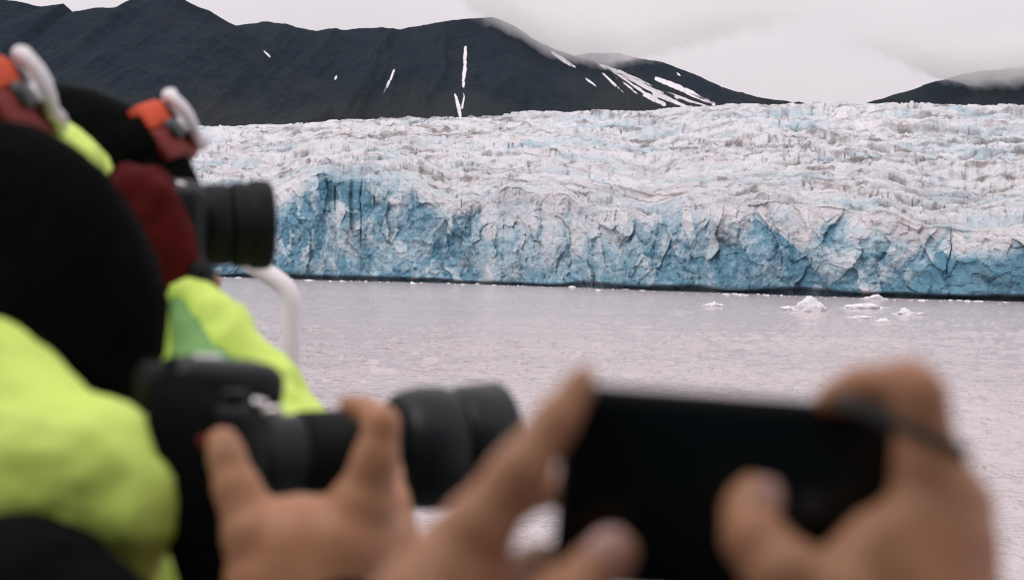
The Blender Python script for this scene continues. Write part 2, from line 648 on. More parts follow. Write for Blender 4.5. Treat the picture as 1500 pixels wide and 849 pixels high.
    G = np.broadcast_to(g, yy.shape)
    xf, yf, gf = X.ravel(), yy.ravel(), G.ravel()
    sc_ = (yf / 330.0) ** 0.8
    Tn = np.broadcast_to(t[None, :], yy.shape).ravel()
    ang = Tn * 330.0                             # across-flow coordinate
    ps = gf * 130.0                              # up-flow coordinate, finer near the front
    NS = 10
    warp = 2.4 * fbm2(ang / 70, ps / 45, 4, 81) + 0.75 * fbm2(ang / 14, ps / 12, 4, 83)
    ph = gf * NS + warp
    fl = np.floor(ph)
    fr = ph - fl
    z0 = np.zeros_like(fl)
    width = 0.25 + 0.6 * _h(fl, z0, z0, 91)
    st = fl + sstep(0.5 - width / 2, 0.5 + width / 2, fr)
    gs = np.clip((st - warp) / NS, -0.2, 1.3)
    stepmix = 0.9 * sstep(0, 0.08, gf) * (0.5 + 1.1 * np.clip(fbm2(ang / 40, ps / 30, 3, 95) + 0.4, 0, 1)) * (1 - sstep(0.9, 1, gf) * 0.5)
    ge = gf + (gs - gf) * np.clip(stepmix, 0, 1)
    e_act = (H - CAM_Z) / yr
    er = (e_rim[None, :] + (e_act - e_rim)[None, :] * np.exp(-g * 14)).ravel()
    et = np.broadcast_to(e_top[None, :], yy.shape).ravel()
    el = er + (et - er) * ge
    ph2 = gf * 31 + 2.2 * warp + 1.0 * fbm2(ang / 9, ps / 6, 3, 151)
    fr2 = ph2 - np.floor(ph2)
    el = el + (et - er) / 31 * (sstep(0.3, 0.7, fr2) - fr2) * 0.75 * sstep(0, 0.08, gf) * (1 - sstep(0.9, 1, gf)) * sstep(-0.2, 0.15, fbm2(ang / 25, ps / 12, 3, 153))
    zt = CAM_Z + el * yf
    q1, s1 = lumps((ang + 6 * fbm2(ang / 12, ps / 8, 3, 101)) / 13, (ps + 4 * fbm2(ang / 12, ps / 8, 3, 102)) / 5.0, 12, 1.0)
    q2, s2 = lumps((ang + 2 * fbm2(ang / 4, ps / 3, 3, 103)) / 4.4, (ps + 2 * fbm2(ang / 4, ps / 3, 3, 104)) / 2.0, 13, 1.0)
    q3, s3 = lumps(ang / 1.5, ps / 0.8, 14, 1.2)
    c2, u2, _ = facets((ang + 2 * fbm2(ang / 4, ps / 3, 3, 203)) / 5.5, (ps + 2 * fbm2(ang / 4, ps / 3, 3, 204)) / 2.2, 213, 1.0, 0.6)
    c3, u3, _ = facets((ang + 0.6 * fbm2(ang / 1.5, ps / 1, 2, 205)) / 1.9, ps / 0.9, 214, 1.1, 0.7)
    rg = ridged2(ang / 9, ps / 4, 5, 107)
    smoothzone = np.exp(-((gf - 0.24) / 0.17) ** 2) * sstep(560, 800, np.broadcast_to(px[None, :], yy.shape).ravel())
    dz = (1.8 * q1 + 0.6 * q2 + 1.05 * c2 + 0.62 * c3 + 1.1 * (rg - 0.35) + 0.9 * fbm2(ang / 2, ps / 1.1, 5, 109, 0.6)) * (1 - 0.5 * smoothzone) + 3.0 * fbm2(ang / 45, ps / 12, 3, 155) * (1 - 0.4 * smoothzone)
    fade = sstep(0, 0.05, gf)
    cr = fbm2(ang / 46 + 0.4 * fbm2(ang / 7, ps / 6, 2, 115), ps / 2.8, 3, 111)
    crev = np.exp(-(cr / 0.022) ** 2) * sstep(0.0, 0.15, fbm2(ang / 24, ps / 14, 2, 113))
    vc = fbm2(ang / 2.6 + 0.8 * fbm2(ang / 3, ps / 2, 2, 117), ps / 9, 2, 118)
    vcrack = np.exp(-(vc / 0.02) ** 2) * sstep(0.05, 0.18, fbm2(ang / 12, ps / 6, 2, 119))
    dz -= 2.0 * crev + 1.2 * vcrack
    rise = np.exp(-((fr - 0.5) / (0.5 * width)) ** 2) * np.clip(stepmix * 1.6, 0, 1)
    zt = zt + dz * sc_ * (0.25 + 0.75 * fade) * (1 - 0.55 * sstep(0.93, 1.0, gf))
    yt = yf - np.broadcast_to(rimdisp[None, :], yy.shape).ravel() * np.exp(-gf * 40)
    topco = np.stack([Tn * yt, yt, zt], 1)
    tb = 0.12 + 0.14 * sstep(0.55, 0.95, s1) * sstep(0.0, 0.3, -q1 + 0.2) + 0.34 * rise * sstep(-0.1, 0.25, fbm2(ang / 16, ps / 9, 3, 121))
    tb += 0.27 * sstep(0.20, 0.27, fbm2(ang / 20, ps / 5.5, 3, 123)) + 0.55 * sstep(0.14, 0.0, gf) * np.clip(blue.reshape(NF, NC)[-12:-1].mean(0)[None, :] * np.ones_like(yy), 0, 1).ravel()
    tb += 0.34 * fbm2(ang / 6, ps / 2.4, 5, 124) - 0.03
    td = 0.85 * crev * (1 + 0.4 * smoothzone) + 0.65 * vcrack + 0.62 * sstep(0.05, 0.24, fbm2(ang / 16, ps / 1.3, 5, 125)) * sstep(-0.12, 0.12, fbm2(ang / 40, ps / 16, 3, 126))  # crevasses and cracks darken here together with the dirt bands
    lipb = np.exp(-((fr - (0.5 - width / 2)) / 0.055) ** 2) * np.clip(stepmix * 1.5, 0, 1)
    vl = ridged2(ang / 2.3, ps / 14, 3, 161)
    td += 0.95 * lipb * sstep(-0.10, 0.12, fbm2(ang / 8, ps / 3, 4, 163))  # dark line along the base of each riser
    td += 0.7 * rise * sstep(0.62, 0.85, vl) * sstep(-0.05, 0.15, fbm2(ang / 14, ps / 6, 3, 165))
    td += 0.60 * np.exp(-((fr2 - 0.3) / 0.09) ** 2) * sstep(0.02, 0.2, fbm2(ang / 6, ps / 1.5, 4, 167))
    td += 0.30 * rise * sstep(0.0, 0.3, fbm2(ang / 3, ps / 3, 4, 127) + 0.05)
    td += 0.42 * sstep(0.10, 0.24, fbm2(ang / 1.6, ps / 0.55, 4, 221)) * sstep(-0.12, 0.15, fbm2(ang / 18, ps / 7, 3, 222))
    td += 0.06 + 0.24 * fbm2(ang / 26, ps / 9, 3, 223)
    td += 0.35 * np.exp(-((gf - 0.20) / 0.10) ** 2) * sstep(-0.02, 0.2, fbm2(ang / 7, ps / 1.0, 4, 129)) * sstep(600, 900, np.broadcast_to(px[None, :], yy.shape).ravel())
    # last row: drop the back down so that the sheet closes behind the skyline
    back = topco[-NC:].copy()
    back[:, 1] += 120
    back[:, 0] = t * back[:, 1]
    back[:, 2] -= 60
    co = np.concatenate([cliff, topco, back])
    nr = NF + NT + 1
    bl = np.concatenate([blue, tb, np.zeros(NC)])
    di = np.concatenate([dirt_recess, td, np.zeros(NC)])
    me = grid_mesh(co, nr, NC, {'blue_ice': np.clip(bl, 0, 1), 'debris_recess': np.clip(di, 0, 1)})
    m = Mat('glacier_ice')
    b = m.attr('blue_ice')
    d = m.attr('debris_recess')
    nf = m.noise(1.1, 8, 0.72)
    nm = m.noise(0.16, 5, 0.6)
    bb = m.math('ADD', b, m.math('MULTIPLY', m.math('SUBTRACT', nf, 0.5), 1.0), clamp=True)
    bb = m.math('ADD', bb, m.math('MULTIPLY', m.math('SUBTRACT', nm, 0.5), 0.35), clamp=True)
    c = m.rampc(bb, [(0.0, (0.76, 0.74, 0.76)), (0.22, (0.685, 0.715, 0.75)), (0.5, (0.475, 0.605, 0.675)), (0.78, (0.245, 0.41, 0.51)), (1.0, (0.10, 0.27, 0.38))])
    dd = m.math('MULTIPLY', d, m.math('ADD', 0.25, m.math('MULTIPLY', nf, 1.3)), clamp=True)
    c = m.mixc(dd, c, (0.17, 0.145, 0.14))
    fine = m.rampc(m.noise(2.4, 6, 0.75, stretch=(1, 0.6, 1.5)), [(0.36, (0, 0, 0)), (0.46, (1, 1, 1))])
    c = m.mixc(m.math('MULTIPLY', m.math('SUBTRACT', 1.0, fine), 0.38), c, (0.33, 0.33, 0.35))
    speck = m.rampc(m.noise(0.55, 8, 0.75, stretch=(1, 0.6, 1.8)), [(0.56, (0, 0, 0)), (0.70, (1, 1, 1))])
    c = m.mixc(m.math('MULTIPLY', speck, 0.52), c, (0.24, 0.22, 0.225))
    m.base(c).set(Roughness=0.55, Specular_IOR_Level=0.3)
    m.bump(m.math('ADD', m.noise(0.9, 8, 0.7), m.math('MULTIPLY', m.noise(0.25, 4, 0.6), 1.5)), 0.9, 0.9)
    o = link('glacier', me, m.m, smooth=False)
    tag(o, kind='structure')
    return D, px


GL_D, GL_PX = build_glacier()


# ---- mountains
def seg_dist(qx, qy, pts):
    best = np.full(qx.shape, 9e9)
    along = np.zeros_like(qx)
    n = len(pts) - 1
    for i, ((x0, y0), (x1, y1)) in enumerate(zip(pts, pts[1:])):
        dx, dy = x1 - x0, y1 - y0
        tt = np.clip(((qx - x0) * dx + (qy - y0) * dy) / (dx * dx + dy * dy + 1e-9), 0, 1)
        d = np.hypot(qx - x0 - tt * dx, qy - y0 - tt * dy)
        along = np.where(d < best, (i + tt) / n, along)
        best = np.minimum(best, d)
    return best, along


def mountain(name, ridge, depth, base, seed, streaks=(), gul=1.0, step=1.6, conc=1.25, grow=0.0):
    x0, x1 = ridge[0][0], ridge[-1][0]
    nc = int((x1 - x0) / step)
    px = np.linspace(x0, x1, nc)
    py = unroll(px, lin(px, ridge))
    x = (px - 750) / FPX * depth
    zr = CAM_Z + (HORIZON - py) / FPX * depth
    zr = zr + depth * 0.0011 * fbm2(px / 26, px * 0, 5, seed) * 2.2
    nr = 150
    v = np.linspace(0, 1, nr)[:, None]
    zb = 20.0
    V = np.broadcast_to(v, (nr, nc)).ravel()
    ZR = np.broadcast_to(zr[None], (nr, nc)).ravel()
    Xf = np.broadcast_to(x[None], (nr, nc)).ravel()
    ker = max(3, int(60 / step))
    yb = depth - (depth - base) * V
    u = Xf / depth * FPX
    wv = 0.35 * fbm2(u / 90, V * 2.5, 3, seed + 3) * 60
    g1 = ridged2((u + 1.8 * wv) / 75, V * 1.3 + u / 260, 5, seed + 5, 0.42)
    g2 = ridged2((u + wv * 0.7) / 17, V * 1.6 + u / 120, 4, seed + 7, 0.55)
    g3 = fbm2(u / 11 + 0.5 * g1, V * 16, 5, seed + 9, 0.55)
    env = np.sin(np.pi * np.clip(V, 0, 1) ** 0.62) ** 0.8
    amp = depth / 4000.0 * gul
    z = zb + (ZR - zb) * (1 - V) ** conc
    z = z + env * amp * (85 * (g1 - 0.45) + 13 * g3)
    y = yb + env * amp * (60 * g1 - 30)
    X = Xf
    # back slope
    nb = 8
    vb = np.linspace(1, 0, nb, endpoint=False)[:, None]
    backz = zb + (zr[None] - zb) * (1 - vb) ** 1.2
    back = np.stack([np.broadcast_to(x[None], backz.shape).ravel(), (depth + vb * 700 + 0 * backz).ravel(), backz.ravel()], 1)
    co = np.concatenate([back, np.stack([X, y, z], 1)])
    ex = 750 + FPX * co[:, 0] / co[:, 1]
    ey = HORIZON - FPX * (co[:, 2] - CAM_Z) / co[:, 1] + (ex - 750) * math.tan(ROLL)
    snow = np.zeros(len(co))
    jit = fbm2(ex / 5, ey / 5, 4, seed + 15)
    jit2 = fbm2(ex / 16, ey / 9, 3, seed + 16)
    for (pts, wd, brk) in streaks:
        d, al = seg_dist(ex + 3.0 * jit2, ey + 2.0 * jit2, pts)
        # streaky along its own direction
        dx, dy = pts[-1][0] - pts[0][0], pts[-1][1] - pts[0][1]
        ln = math.hypot(dx, dy) + 1e-6
        across = (-(ex - pts[0][0]) * dy + (ey - pts[0][1]) * dx) / ln
        alo = ((ex - pts[0][0]) * dx + (ey - pts[0][1]) * dy) / ln
        sn = fbm2(across / 2.6, alo / 38, 4, seed + 18)
        ww = 0.85 * wd * (0.66 + 0.5 * np.sin(np.pi * al) + 0.9 * jit)
        val = sstep(1.0, -1.0, d - ww) * (1 - brk * sstep(0.02, 0.10, sn))
        snow = np.maximum(snow, val)
    moss = sstep(0.5, 1.0, (ey - 60) / 110 + 0.9 * fbm2(ex / 60, ey / 40, 4, seed + 20))
    me = grid_mesh(co, nb + nr, nc, {'snow': snow, 'moss': moss})
    o = link(name, me, M['rock'], smooth=True)
    tag(o, kind='structure')
    return o


m = Mat('mountain_rock')
sn = m.attr('snow')
mo = m.attr('moss')
r1 = m.noise(0.006, 8, 0.62)
r2 = m.noise(0.03, 8, 0.7, stretch=(1.0, 1.0, 0.8))
c = m.rampc(r1, [(0.3, (0.006, 0.015, 0.025)), (0.55, (0.010, 0.020, 0.031)), (0.75, (0.018, 0.027, 0.037))])
c = m.mixc(m.rampc(r2, [(0.4, (0, 0, 0)), (0.75, (0.75, 0.75, 0.75))]), c, (0.024, 0.031, 0.040))
c = m.mixc(m.math('MULTIPLY', mo, 0.5), c, (0.034, 0.036, 0.034))
sf = m.math('ADD', sn, m.math('MULTIPLY', m.math('SUBTRACT', m.noise(0.03, 6, 0.75), 0.5), 0.9))
sf = m.rampc(sf, [(0.34, (0, 0, 0)), (0.70, (1, 1, 1))])
c = m.mixc(sf, c, (0.80, 0.77, 0.80))
m.base(c).set(Roughness=0.95, Specular_IOR_Level=0.1)
m.bump(m.math('ADD', m.noise(0.02, 8, 0.65), m.math('MULTIPLY', m.noise(0.1, 5, 0.7), 0.3)), 0.8, 16)
M['rock'] = m.m

mountain('mountain', [(-420, 40), (-300, 10), (-160, -30), (-60, -12), (0, 1), (20, 2), (32, 5), (47, 9), (70, 9), (88, 8), (100, 18), (117, 15), (133, 12), (163, 11), (180, 2), (200, -6), (240, -7), (262, 0), (283, 11), (300, 17), (317, 28), (333, 37), (347, 43), (390, 72), (450, 112), (510, 150), (560, 182), (620, 230)],
         3300, 1750, 201, gul=0.75, conc=1.1,
         streaks=[([(381, 76), (389, 84)], 1.6, 0.0)])
mountain('mountain', [(180, 60), (260, 44), (310, 46), (335, 40), (377, 33), (417, 40), (457, 47), (476, 43), (500, 45), (550, 41), (580, 44), (600, 41), (640, 33), (680, 28), (712, 25), (735, 33), (765, 52), (800, 70), (840, 84), (880, 96), (920, 112), (960, 132), (1000, 146), (1040, 158), (1120, 190), (1180, 230)],
         4000, 1900, 231, gul=0.95,
         streaks=[([(675, 70), (674, 100), (673, 128)], 2.7, 0.0), ([(661, 139), (665, 152), (670, 176)], 2.9, 0.2), ([(674, 138), (672, 158)], 1.6, 0.3),
                  ([(572, 103), (566, 117), (557, 137)], 1.6, 0.3), ([(487, 112), (485, 117)], 2.0, 0.0), ([(383, 75), (389, 83)], 1.6, 0.0),
                  ([(802, 78), (820, 90), (835, 99)], 3.2, 0.5), ([(852, 116), (867, 127)], 1.4, 0.4),
                  ([(864, 84), (885, 103), (925, 132), (968, 154)], 4.5, 0.9), ([(872, 92), (930, 128), (1000, 157)], 4.0, 0.8), ([(868, 85), (900, 106), (935, 122)], 5, 0.6),
                  ([(900, 104), (960, 132), (1045, 159)], 4.5, 0.7), ([(876, 108), (905, 135)], 2, 0.9), ([(930, 122), (985, 150)], 2.5, 0.9), ([(940, 112), (1000, 136), (1045, 157)], 4, 0.5)])
mountain('mountain', [(700, 120), (790, 95), (850, 80), (900, 80), (940, 88), (960, 92), (1000, 105), (1050, 128), (1100, 142), (1150, 150), (1200, 155), (1290, 175), (1340, 215)],
         4900, 2600, 261, gul=0.7,
         streaks=[([(985, 108), (989, 111)], 1.4, 0.0), ([(955, 116), (990, 130), (1040, 153)], 4, 0.5)])
mountain('mountain', [(1180, 195), (1230, 166), (1258, 154), (1300, 140), (1340, 128), (1370, 118), (1400, 109), (1450, 103), (1520, 99), (1600, 90), (1700, 80), (1800, 75), (1980, 60)],
         5600, 3000, 291, gul=0.6)


# ---- low cloud lying on the tops
def cloud_bank():
    m = Mat('cloud_vapour')
    m.t.nodes.remove(m.b)
    pv = m.n('ShaderNodeVolumePrincipled')
    pv.inputs['Color'].default_value = (1.0, 1.0, 1.0, 1)
    pv.inputs['Density'].default_value = 0.0052
    pv.inputs['Anisotropy'].default_value = -0.1
    m.l(pv.outputs['Volume'], m.t.nodes['Material Output'].inputs['Volume'])

    def bank(line, depth, thick, rise):
        """bank of cloud; line = its lower edge as seen from the boat. Thin at the edge, thickening, then thinning upwards"""
        nu, nh = 110, 26
        x0, x1 = line[0][0], line[-1][0]
        bmc = bmesh.new()
        rings = []
        for i in range(nu):
            f = i / (nu - 1)
            px = x0 + (x1 - x0) * f
            base = P(px, float(lin(np.array([px]), line)[0]), depth)
            env = math.sin(math.pi * min(1, max(0, f)) ** 0.8) ** 2.4
            ring = []
            for side in (-1, 1):
                for k in range(nh):
                    h = k / (nh - 1)
                    if side > 0:
                        h = 1 - h
                    n_ = mnoise.fractal(Vector((px / 45, h * 3.0, side * 3)), 0.8, 2.2, 5)
                    n0_ = mnoise.fractal(Vector((px / 30, 7.7, 0)), 0.8, 2.2, 4)
                    prof = (min(1, h / 0.2)) ** 2.0 * (1 - h) ** 2.4
                    y = side * (1.5 + thick * env * prof * max(0.15, 1 + 0.55 * n_))
                    ring.append(bmc.verts.new(base + Vector((0, y, h * rise + 22 * n0_ * (1 - h)))))
            rings.append(ring)
        n2 = 2 * nh
        for a, b in zip(rings, rings[1:]):
            for k in range(n2):
                bmc.faces.new((a[k], a[(k + 1) % n2], b[(k + 1) % n2], b[k]))
        bmc.faces.new(rings[0][::-1])
        bmc.faces.new(rings[-1])
        bmesh.ops.recalc_face_normals(bmc, faces=bmc.faces)
        me = bpy.data.meshes.new('cloud')
        bmc.to_mesh(me)
        bmc.free()
        tag(link('cloud', me, m.m), kind='stuff')

    bank([(560, -40), (640, -10), (700, 36), (730, 56), (765, 80), (800, 97), (840, 108), (880, 110), (920, 107), (960, 92), (1010, 78), (1100, 60), (1300, 40)], 3850, 330, 300)
    bank([(1200, 60), (1300, 96), (1360, 122), (1400, 131), (1440, 134), (1480, 133), (1530, 128), (1600, 100), (1700, 80), (1900, 70)], 5300, 380, 330)


cloud_bank()

# ---- water
m = Mat('silty_sea')
geo = m.n('ShaderNodeNewGeometry').outputs['Position']
wA = m.noise(1.5, 4, 0.6, vec=geo, stretch=(0.75, 0.9, 1))
wB = m.noise(4.5, 4, 0.6, vec=geo, stretch=(0.8, 1.0, 1))
wC = m.noise(0.16, 3, 0.5, vec=geo, stretch=(0.7, 0.8, 1))
n0 = m.noise(0.035, 4, 0.6, vec=geo, stretch=(0.5, 1, 1))
c = m.rampc(n0, [(0.3, (0.49, 0.435, 0.44)), (0.7, (0.55, 0.49, 0.495))])
m.base(c).set(Roughness=0.09, IOR=1.33)
hsum = m.math('ADD', m.math('MULTIPLY', wA, 1.0), m.math('ADD', m.math('MULTIPLY', wB, 0.34), m.math('MULTIPLY', wC, 1.2)))
m.bump(hsum, 1.0, 0.30)
def build_water():
    ncol, nrow = 1150, 470
    tt = (np.linspace(-500, 2000, ncol) - 750) / FPX
    k = np.linspace(1.0, 0.0, nrow) ** 1.15
    yrow = CAM_Z / (0.0042 + (CAM_Z / 11.0 - 0.0042) * k)
    Y = np.broadcast_to(yrow[:, None], (nrow, ncol)).ravel()
    X = (tt[None, :] * yrow[:, None]).ravel()
    gust = 0.45 + 1.7 * np.clip(fbm2(X / 16, Y / 22, 3, 301) + 0.25, 0, 1)
    wv = 0.20 * (np.clip(ridged2(X / 1.15 + 0.3 * fbm2(X / 2, Y / 2, 2, 305), Y / 1.25, 3, 303, 0.5), 0, 1) ** 1.5 - 0.3)
    wv += 0.05 * fbm2(X / 2.6, Y / 2.0, 3, 307) + 0.16 * fbm2(X / 7, Y / 5, 3, 309)
    Z = wv * gust * sstep(11, 13, Y) * (1 - sstep(250, 900, Y) * 0.8)
    me = grid_mesh(np.stack([X, Y, Z], 1), nrow, ncol)
    bmw = bmesh.new()
    bmw.from_mesh(me)
    # the rest of the sea, all round the boat, a hand's breadth lower
    s_ = 14000
    vv = [bmw.verts.new(c) for c in ((-s_, -s_, -0.3), (s_, -s_, -0.3), (s_, s_, -0.3), (-s_, s_, -0.3))]
    bmw.faces.new(vv)
    bmw.to_mesh(me)
    bmw.free()
    tag(link('water', me, m.m, smooth=True), kind='structure')


build_water()

# ---- floating ice
mi = Mat('floating_ice')
ni = mi.noise(1.3, 6, 0.65)
mi.base(mi.rampc(ni, [(0.3, (0.62, 0.70, 0.76)), (0.5, (0.82, 0.80, 0.83)), (0.8, (0.88, 0.86, 0.88))])).set(Roughness=0.5, Specular_IOR_Level=0.3)
mi.bump(mi.noise(4, 6, 0.7), 0.7, 0.15)
M['ice'] = mi.m


def water_at(px, py):
    d = CM @ Vector(((px - 750) / FPX, -(py - 424.5) / FPX, -1))
    k = -CAM_Z / d.z
    return CAM + d * k


def ice_lump(px, py, wpx, hpx, seed, peak=0.0, sharp=1.3, depth_f=0.5):
    """chunk of ice afloat; px,py = middle of its waterline"""
    b = water_at(px, py)
    dist = b.y
    wd, ht = wpx * dist / FPX, hpx * dist / FPX
    bmx = bmesh.new()
    bmesh.ops.create_icosphere(bmx, subdivisions=5, radius=1)
    for v in bmx.verts:
        c = v.co.copy()
        n_ = mnoise.fractal(c * 1.7 + Vector((seed * 3.1, 0, 0)), 0.7, 2.1, 5)
        n2_ = mnoise.cell(c * 2.6 + Vector((seed, 5, 1)))
        rr = 1 + 0.34 * n_ + 0.10 * n2_
        x, y, z = c.x * rr, c.y * rr, c.z
        if z > 0:
            pk = math.exp(-abs((x - peak) / 0.42) ** 1.4)
            z = (z ** 0.8) * (0.42 + 0.55 * pk) * (1 + 0.6 * n_) + 0.06 * n_
        v.co = Vector((x * wd / 2, y * wd * depth_f / 2, z * ht if z > 0 else z * ht * 0.9))
    bmesh.ops.recalc_face_normals(bmx, faces=bmx.faces)
    me = bpy.data.meshes.new('iceberg')
    bmx.to_mesh(me)
    bmx.free()
    return b, me


G_ICE = 'lumps of ice afloat in front of the glacier'
for (px, py, wpx, hpx, pk, sd_, label) in (
        (1180, 456, 64, 19, 0.18, 1, 'largest floating ice lump, white and peaked, in front of the blue cliff'),
        (1045, 449, 34, 6, 0.1, 2, 'small white ice lump floating apart from and left of the peaked iceberg'),
        (1267, 452, 66, 9, 0.0, 3, 'long low flat white ice floe beside the peaked iceberg'),
        (1281, 438, 38, 6, 0.2, 4, 'small flat ice floe closest to the foot of the glacier'),
        (1333, 461, 46, 8, -0.35, 5, 'white ice lump with a small point at its left end, rightmost of the floes'),
        (1292, 473, 34, 7, 0.15, 6, 'small rounded ice lump floating nearest to the boat'),
        (1262, 466, 44, 3.5, 0.0, 7, 'thin nearly awash sheet of ice below the long flat floe')):
    b, me = ice_lump(px, py, wpx, hpx, sd_, pk)
    o = link('iceberg', me, M['ice'])
    o.location = b
    tag(o, label, 'iceberg', G_ICE)

# broken bits drifting along the foot of the cliff
bmx = bmesh.new()
rng = random.Random(5)
for i in range(170):
    px = rng.uniform(320, 1560)
    Dn = float(np.interp(px, GL_PX, GL_D))
    yb_ = Dn - rng.uniform(0.5, 9) - (rng.random() ** 3) * 25
    xb = (px - 750) / FPX * yb_
    r_ = 0.10 + 0.5 * rng.random() ** 4
    mt = Matrix.Translation((xb, yb_, 0.02)) @ Matrix.Rotation(rng.uniform(0, 6), 4, 'Z') @ Matrix.Diagonal((r_ * rng.uniform(1, 2.6), r_, r_ * rng.uniform(0.3, 0.8), 1))
    res = bmesh.ops.create_icosphere(bmx, subdivisions=1, radius=1, matrix=mt)
    for v in res['verts']:
        v.co += Vector((rng.uniform(-.3, .3), rng.uniform(-.3, .3), rng.uniform(-.15, .15))) * r_
me = bpy.data.meshes.new('brash_ice')
bmx.to_mesh(me)
bmx.free()
tag(link('brash_ice', me, M['ice'], smooth=False), kind='stuff')

# =================================================================== THINGS
def basis(fwd, up=(0, 0, 1)):
    y = Vector(fwd).normalized()
    x = y.cross(Vector(up)).normalized()
    z = x.cross(y)
    return Matrix((x, y, z)).transposed()      # columns right, forward, up


def C(*pts):
    """chain from (px, py, depth, radius in photo pixels)"""
    return [(P(px, py, d), rpx(r, d)) for (px, py, d, r) in pts]


def F(*pts):
    """a finger: like C but slimmer between its joints"""
    out_ = [pts[0]]
    for a, b in zip(pts, pts[1:]):
        if math.hypot(a[0] - b[0], a[1] - b[1]) > 30:
            mid = [(u + v) / 2 for u, v in zip(a, b)]
            mid[3] *= 0.87
            out_.append(tuple(mid))
        out_.append(b)
    return C(*out_)


def add_head(mb, c, Rm, s=1.0):
    q = lambda x, y, z: c + Rm @ Vector((x * s, y * s, z * s))
    e = lambda p, ax: mb.ell(q(*p), tuple(a * s for a in ax), Rm)
    e((0, -0.008, 0.03), (0.076, 0.096, 0.095))
    e((0, 0.028, -0.05), (0.058, 0.064, 0.068))
    e((0, 0.074, -0.098), (0.026, 0.020, 0.020))
    mb.chain([(q(0, 0.090, 0.015), 0.010 * s), (q(0, 0.108, -0.022), 0.012 * s), (q(0, 0.100, -0.030), 0.013 * s)])
    for k in (-1, 1):
        e((k * 0.012, 0.097, -0.031), (0.009, 0.010, 0.008))
        mb.chain([(q(k * 0.014, 0.086, 0.030), 0.011 * s), (q(k * 0.050, 0.070, 0.030), 0.010 * s)])
        e((k * 0.045, 0.060, -0.020), (0.026, 0.028, 0.026))
        e((k * 0.080, -0.006, -0.012), (0.010, 0.020, 0.032))
        e((k * 0.032, 0.076, 0.003), (0.014, 0.013, 0.010))
    e((0, 0.090, -0.054), (0.024, 0.012, 0.006))
    e((0, 0.089, -0.066), (0.022, 0.012, 0.008))
    mb.chain([(q(0, -0.015, -0.06), 0.056 * s), (q(0, -0.035, -0.15), 0.056 * s), (q(0, -0.05, -0.21), 0.07 * s)])


def add_hand(mb, wrist, d, n, side, s=1.0, curl=0.6):
    """relaxed, slightly curled hand; d along the fingers, n out of the back of the hand"""
    d = Vector(d).normalized()
    n = (Vector(n) - d * d.dot(Vector(n))).normalized()
    l = d.cross(n) * side
    q = lambda a, b, c: wrist + d * a * s + l * b * s + n * c * s
    mb.chain([(q(-0.03, 0, 0), 0.027 * s), (q(0.0, 0, 0), 0.026 * s)])
    for b in (-0.030, -0.010, 0.010, 0.030):
        mb.chain([(q(0.01, b * 0.55, 0), 0.019 * s), (q(0.085, b * 1.05, 0), 0.013 * s)])
    for b, ln in ((0.032, 0.078), (0.011, 0.088), (-0.011, 0.082), (-0.031, 0.064)):
        a, c0, an, pts, r = 0.088, 0.0, 0.0, [], 0.0098
        pts.append((q(a, b * 1.05, c0), r * s))
        for k, f in enumerate((0.46, 0.30, 0.24)):
            an += curl
            a += math.cos(an) * ln * f
            c0 -= math.sin(an) * ln * f
            r *= 0.92
            pts.append((q(a, b * (1.05 + 0.05 * k), c0), r * s))
        mb.chain(pts)
    mb.chain([(q(0.02, 0.022, -0.006), 0.019 * s), (q(0.05, 0.045, -0.018), 0.0135 * s), (q(0.08, 0.055, -0.030), 0.0105 * s), (q(0.10, 0.056, -0.036), 0.009 * s)])


def beanie(parent, c, Rm, s=1.0, sx=0.95, sy=1.08, name='beanie', tilt=-0.28):
    prof = [(-0.062, 0.097), (-0.066, 0.104), (-0.058, 0.111), (-0.02, 0.1135), (-0.012, 0.1105), (0.02, 0.111), (0.055, 0.103), (0.085, 0.086), (0.108, 0.062), (0.122, 0.034), (0.127, 0.008)]
    mb = MB()
    mb.lathe(prof, (0, 0, 0), (0, 0, 1), up=(1, 0, 0), seg=64)
    me = mb.mesh()
    T = Rm @ Matrix.Rotation(tilt, 3, 'X')
    for v in me.vertices:
        k = v.co.copy()
        n_ = mnoise.fractal(k * 11, 0.8, 2.1, 4)
        k *= 1 + 0.05 * n_
        # the cloth slumps a little towards the back
        k.y -= max(0, k.z - 0.04) * 0.25
        v.co = c + T @ Vector((k.x * sx * s, k.y * sy * s, k.z * s))
    return link(name, me, M['black_knit'], parent)


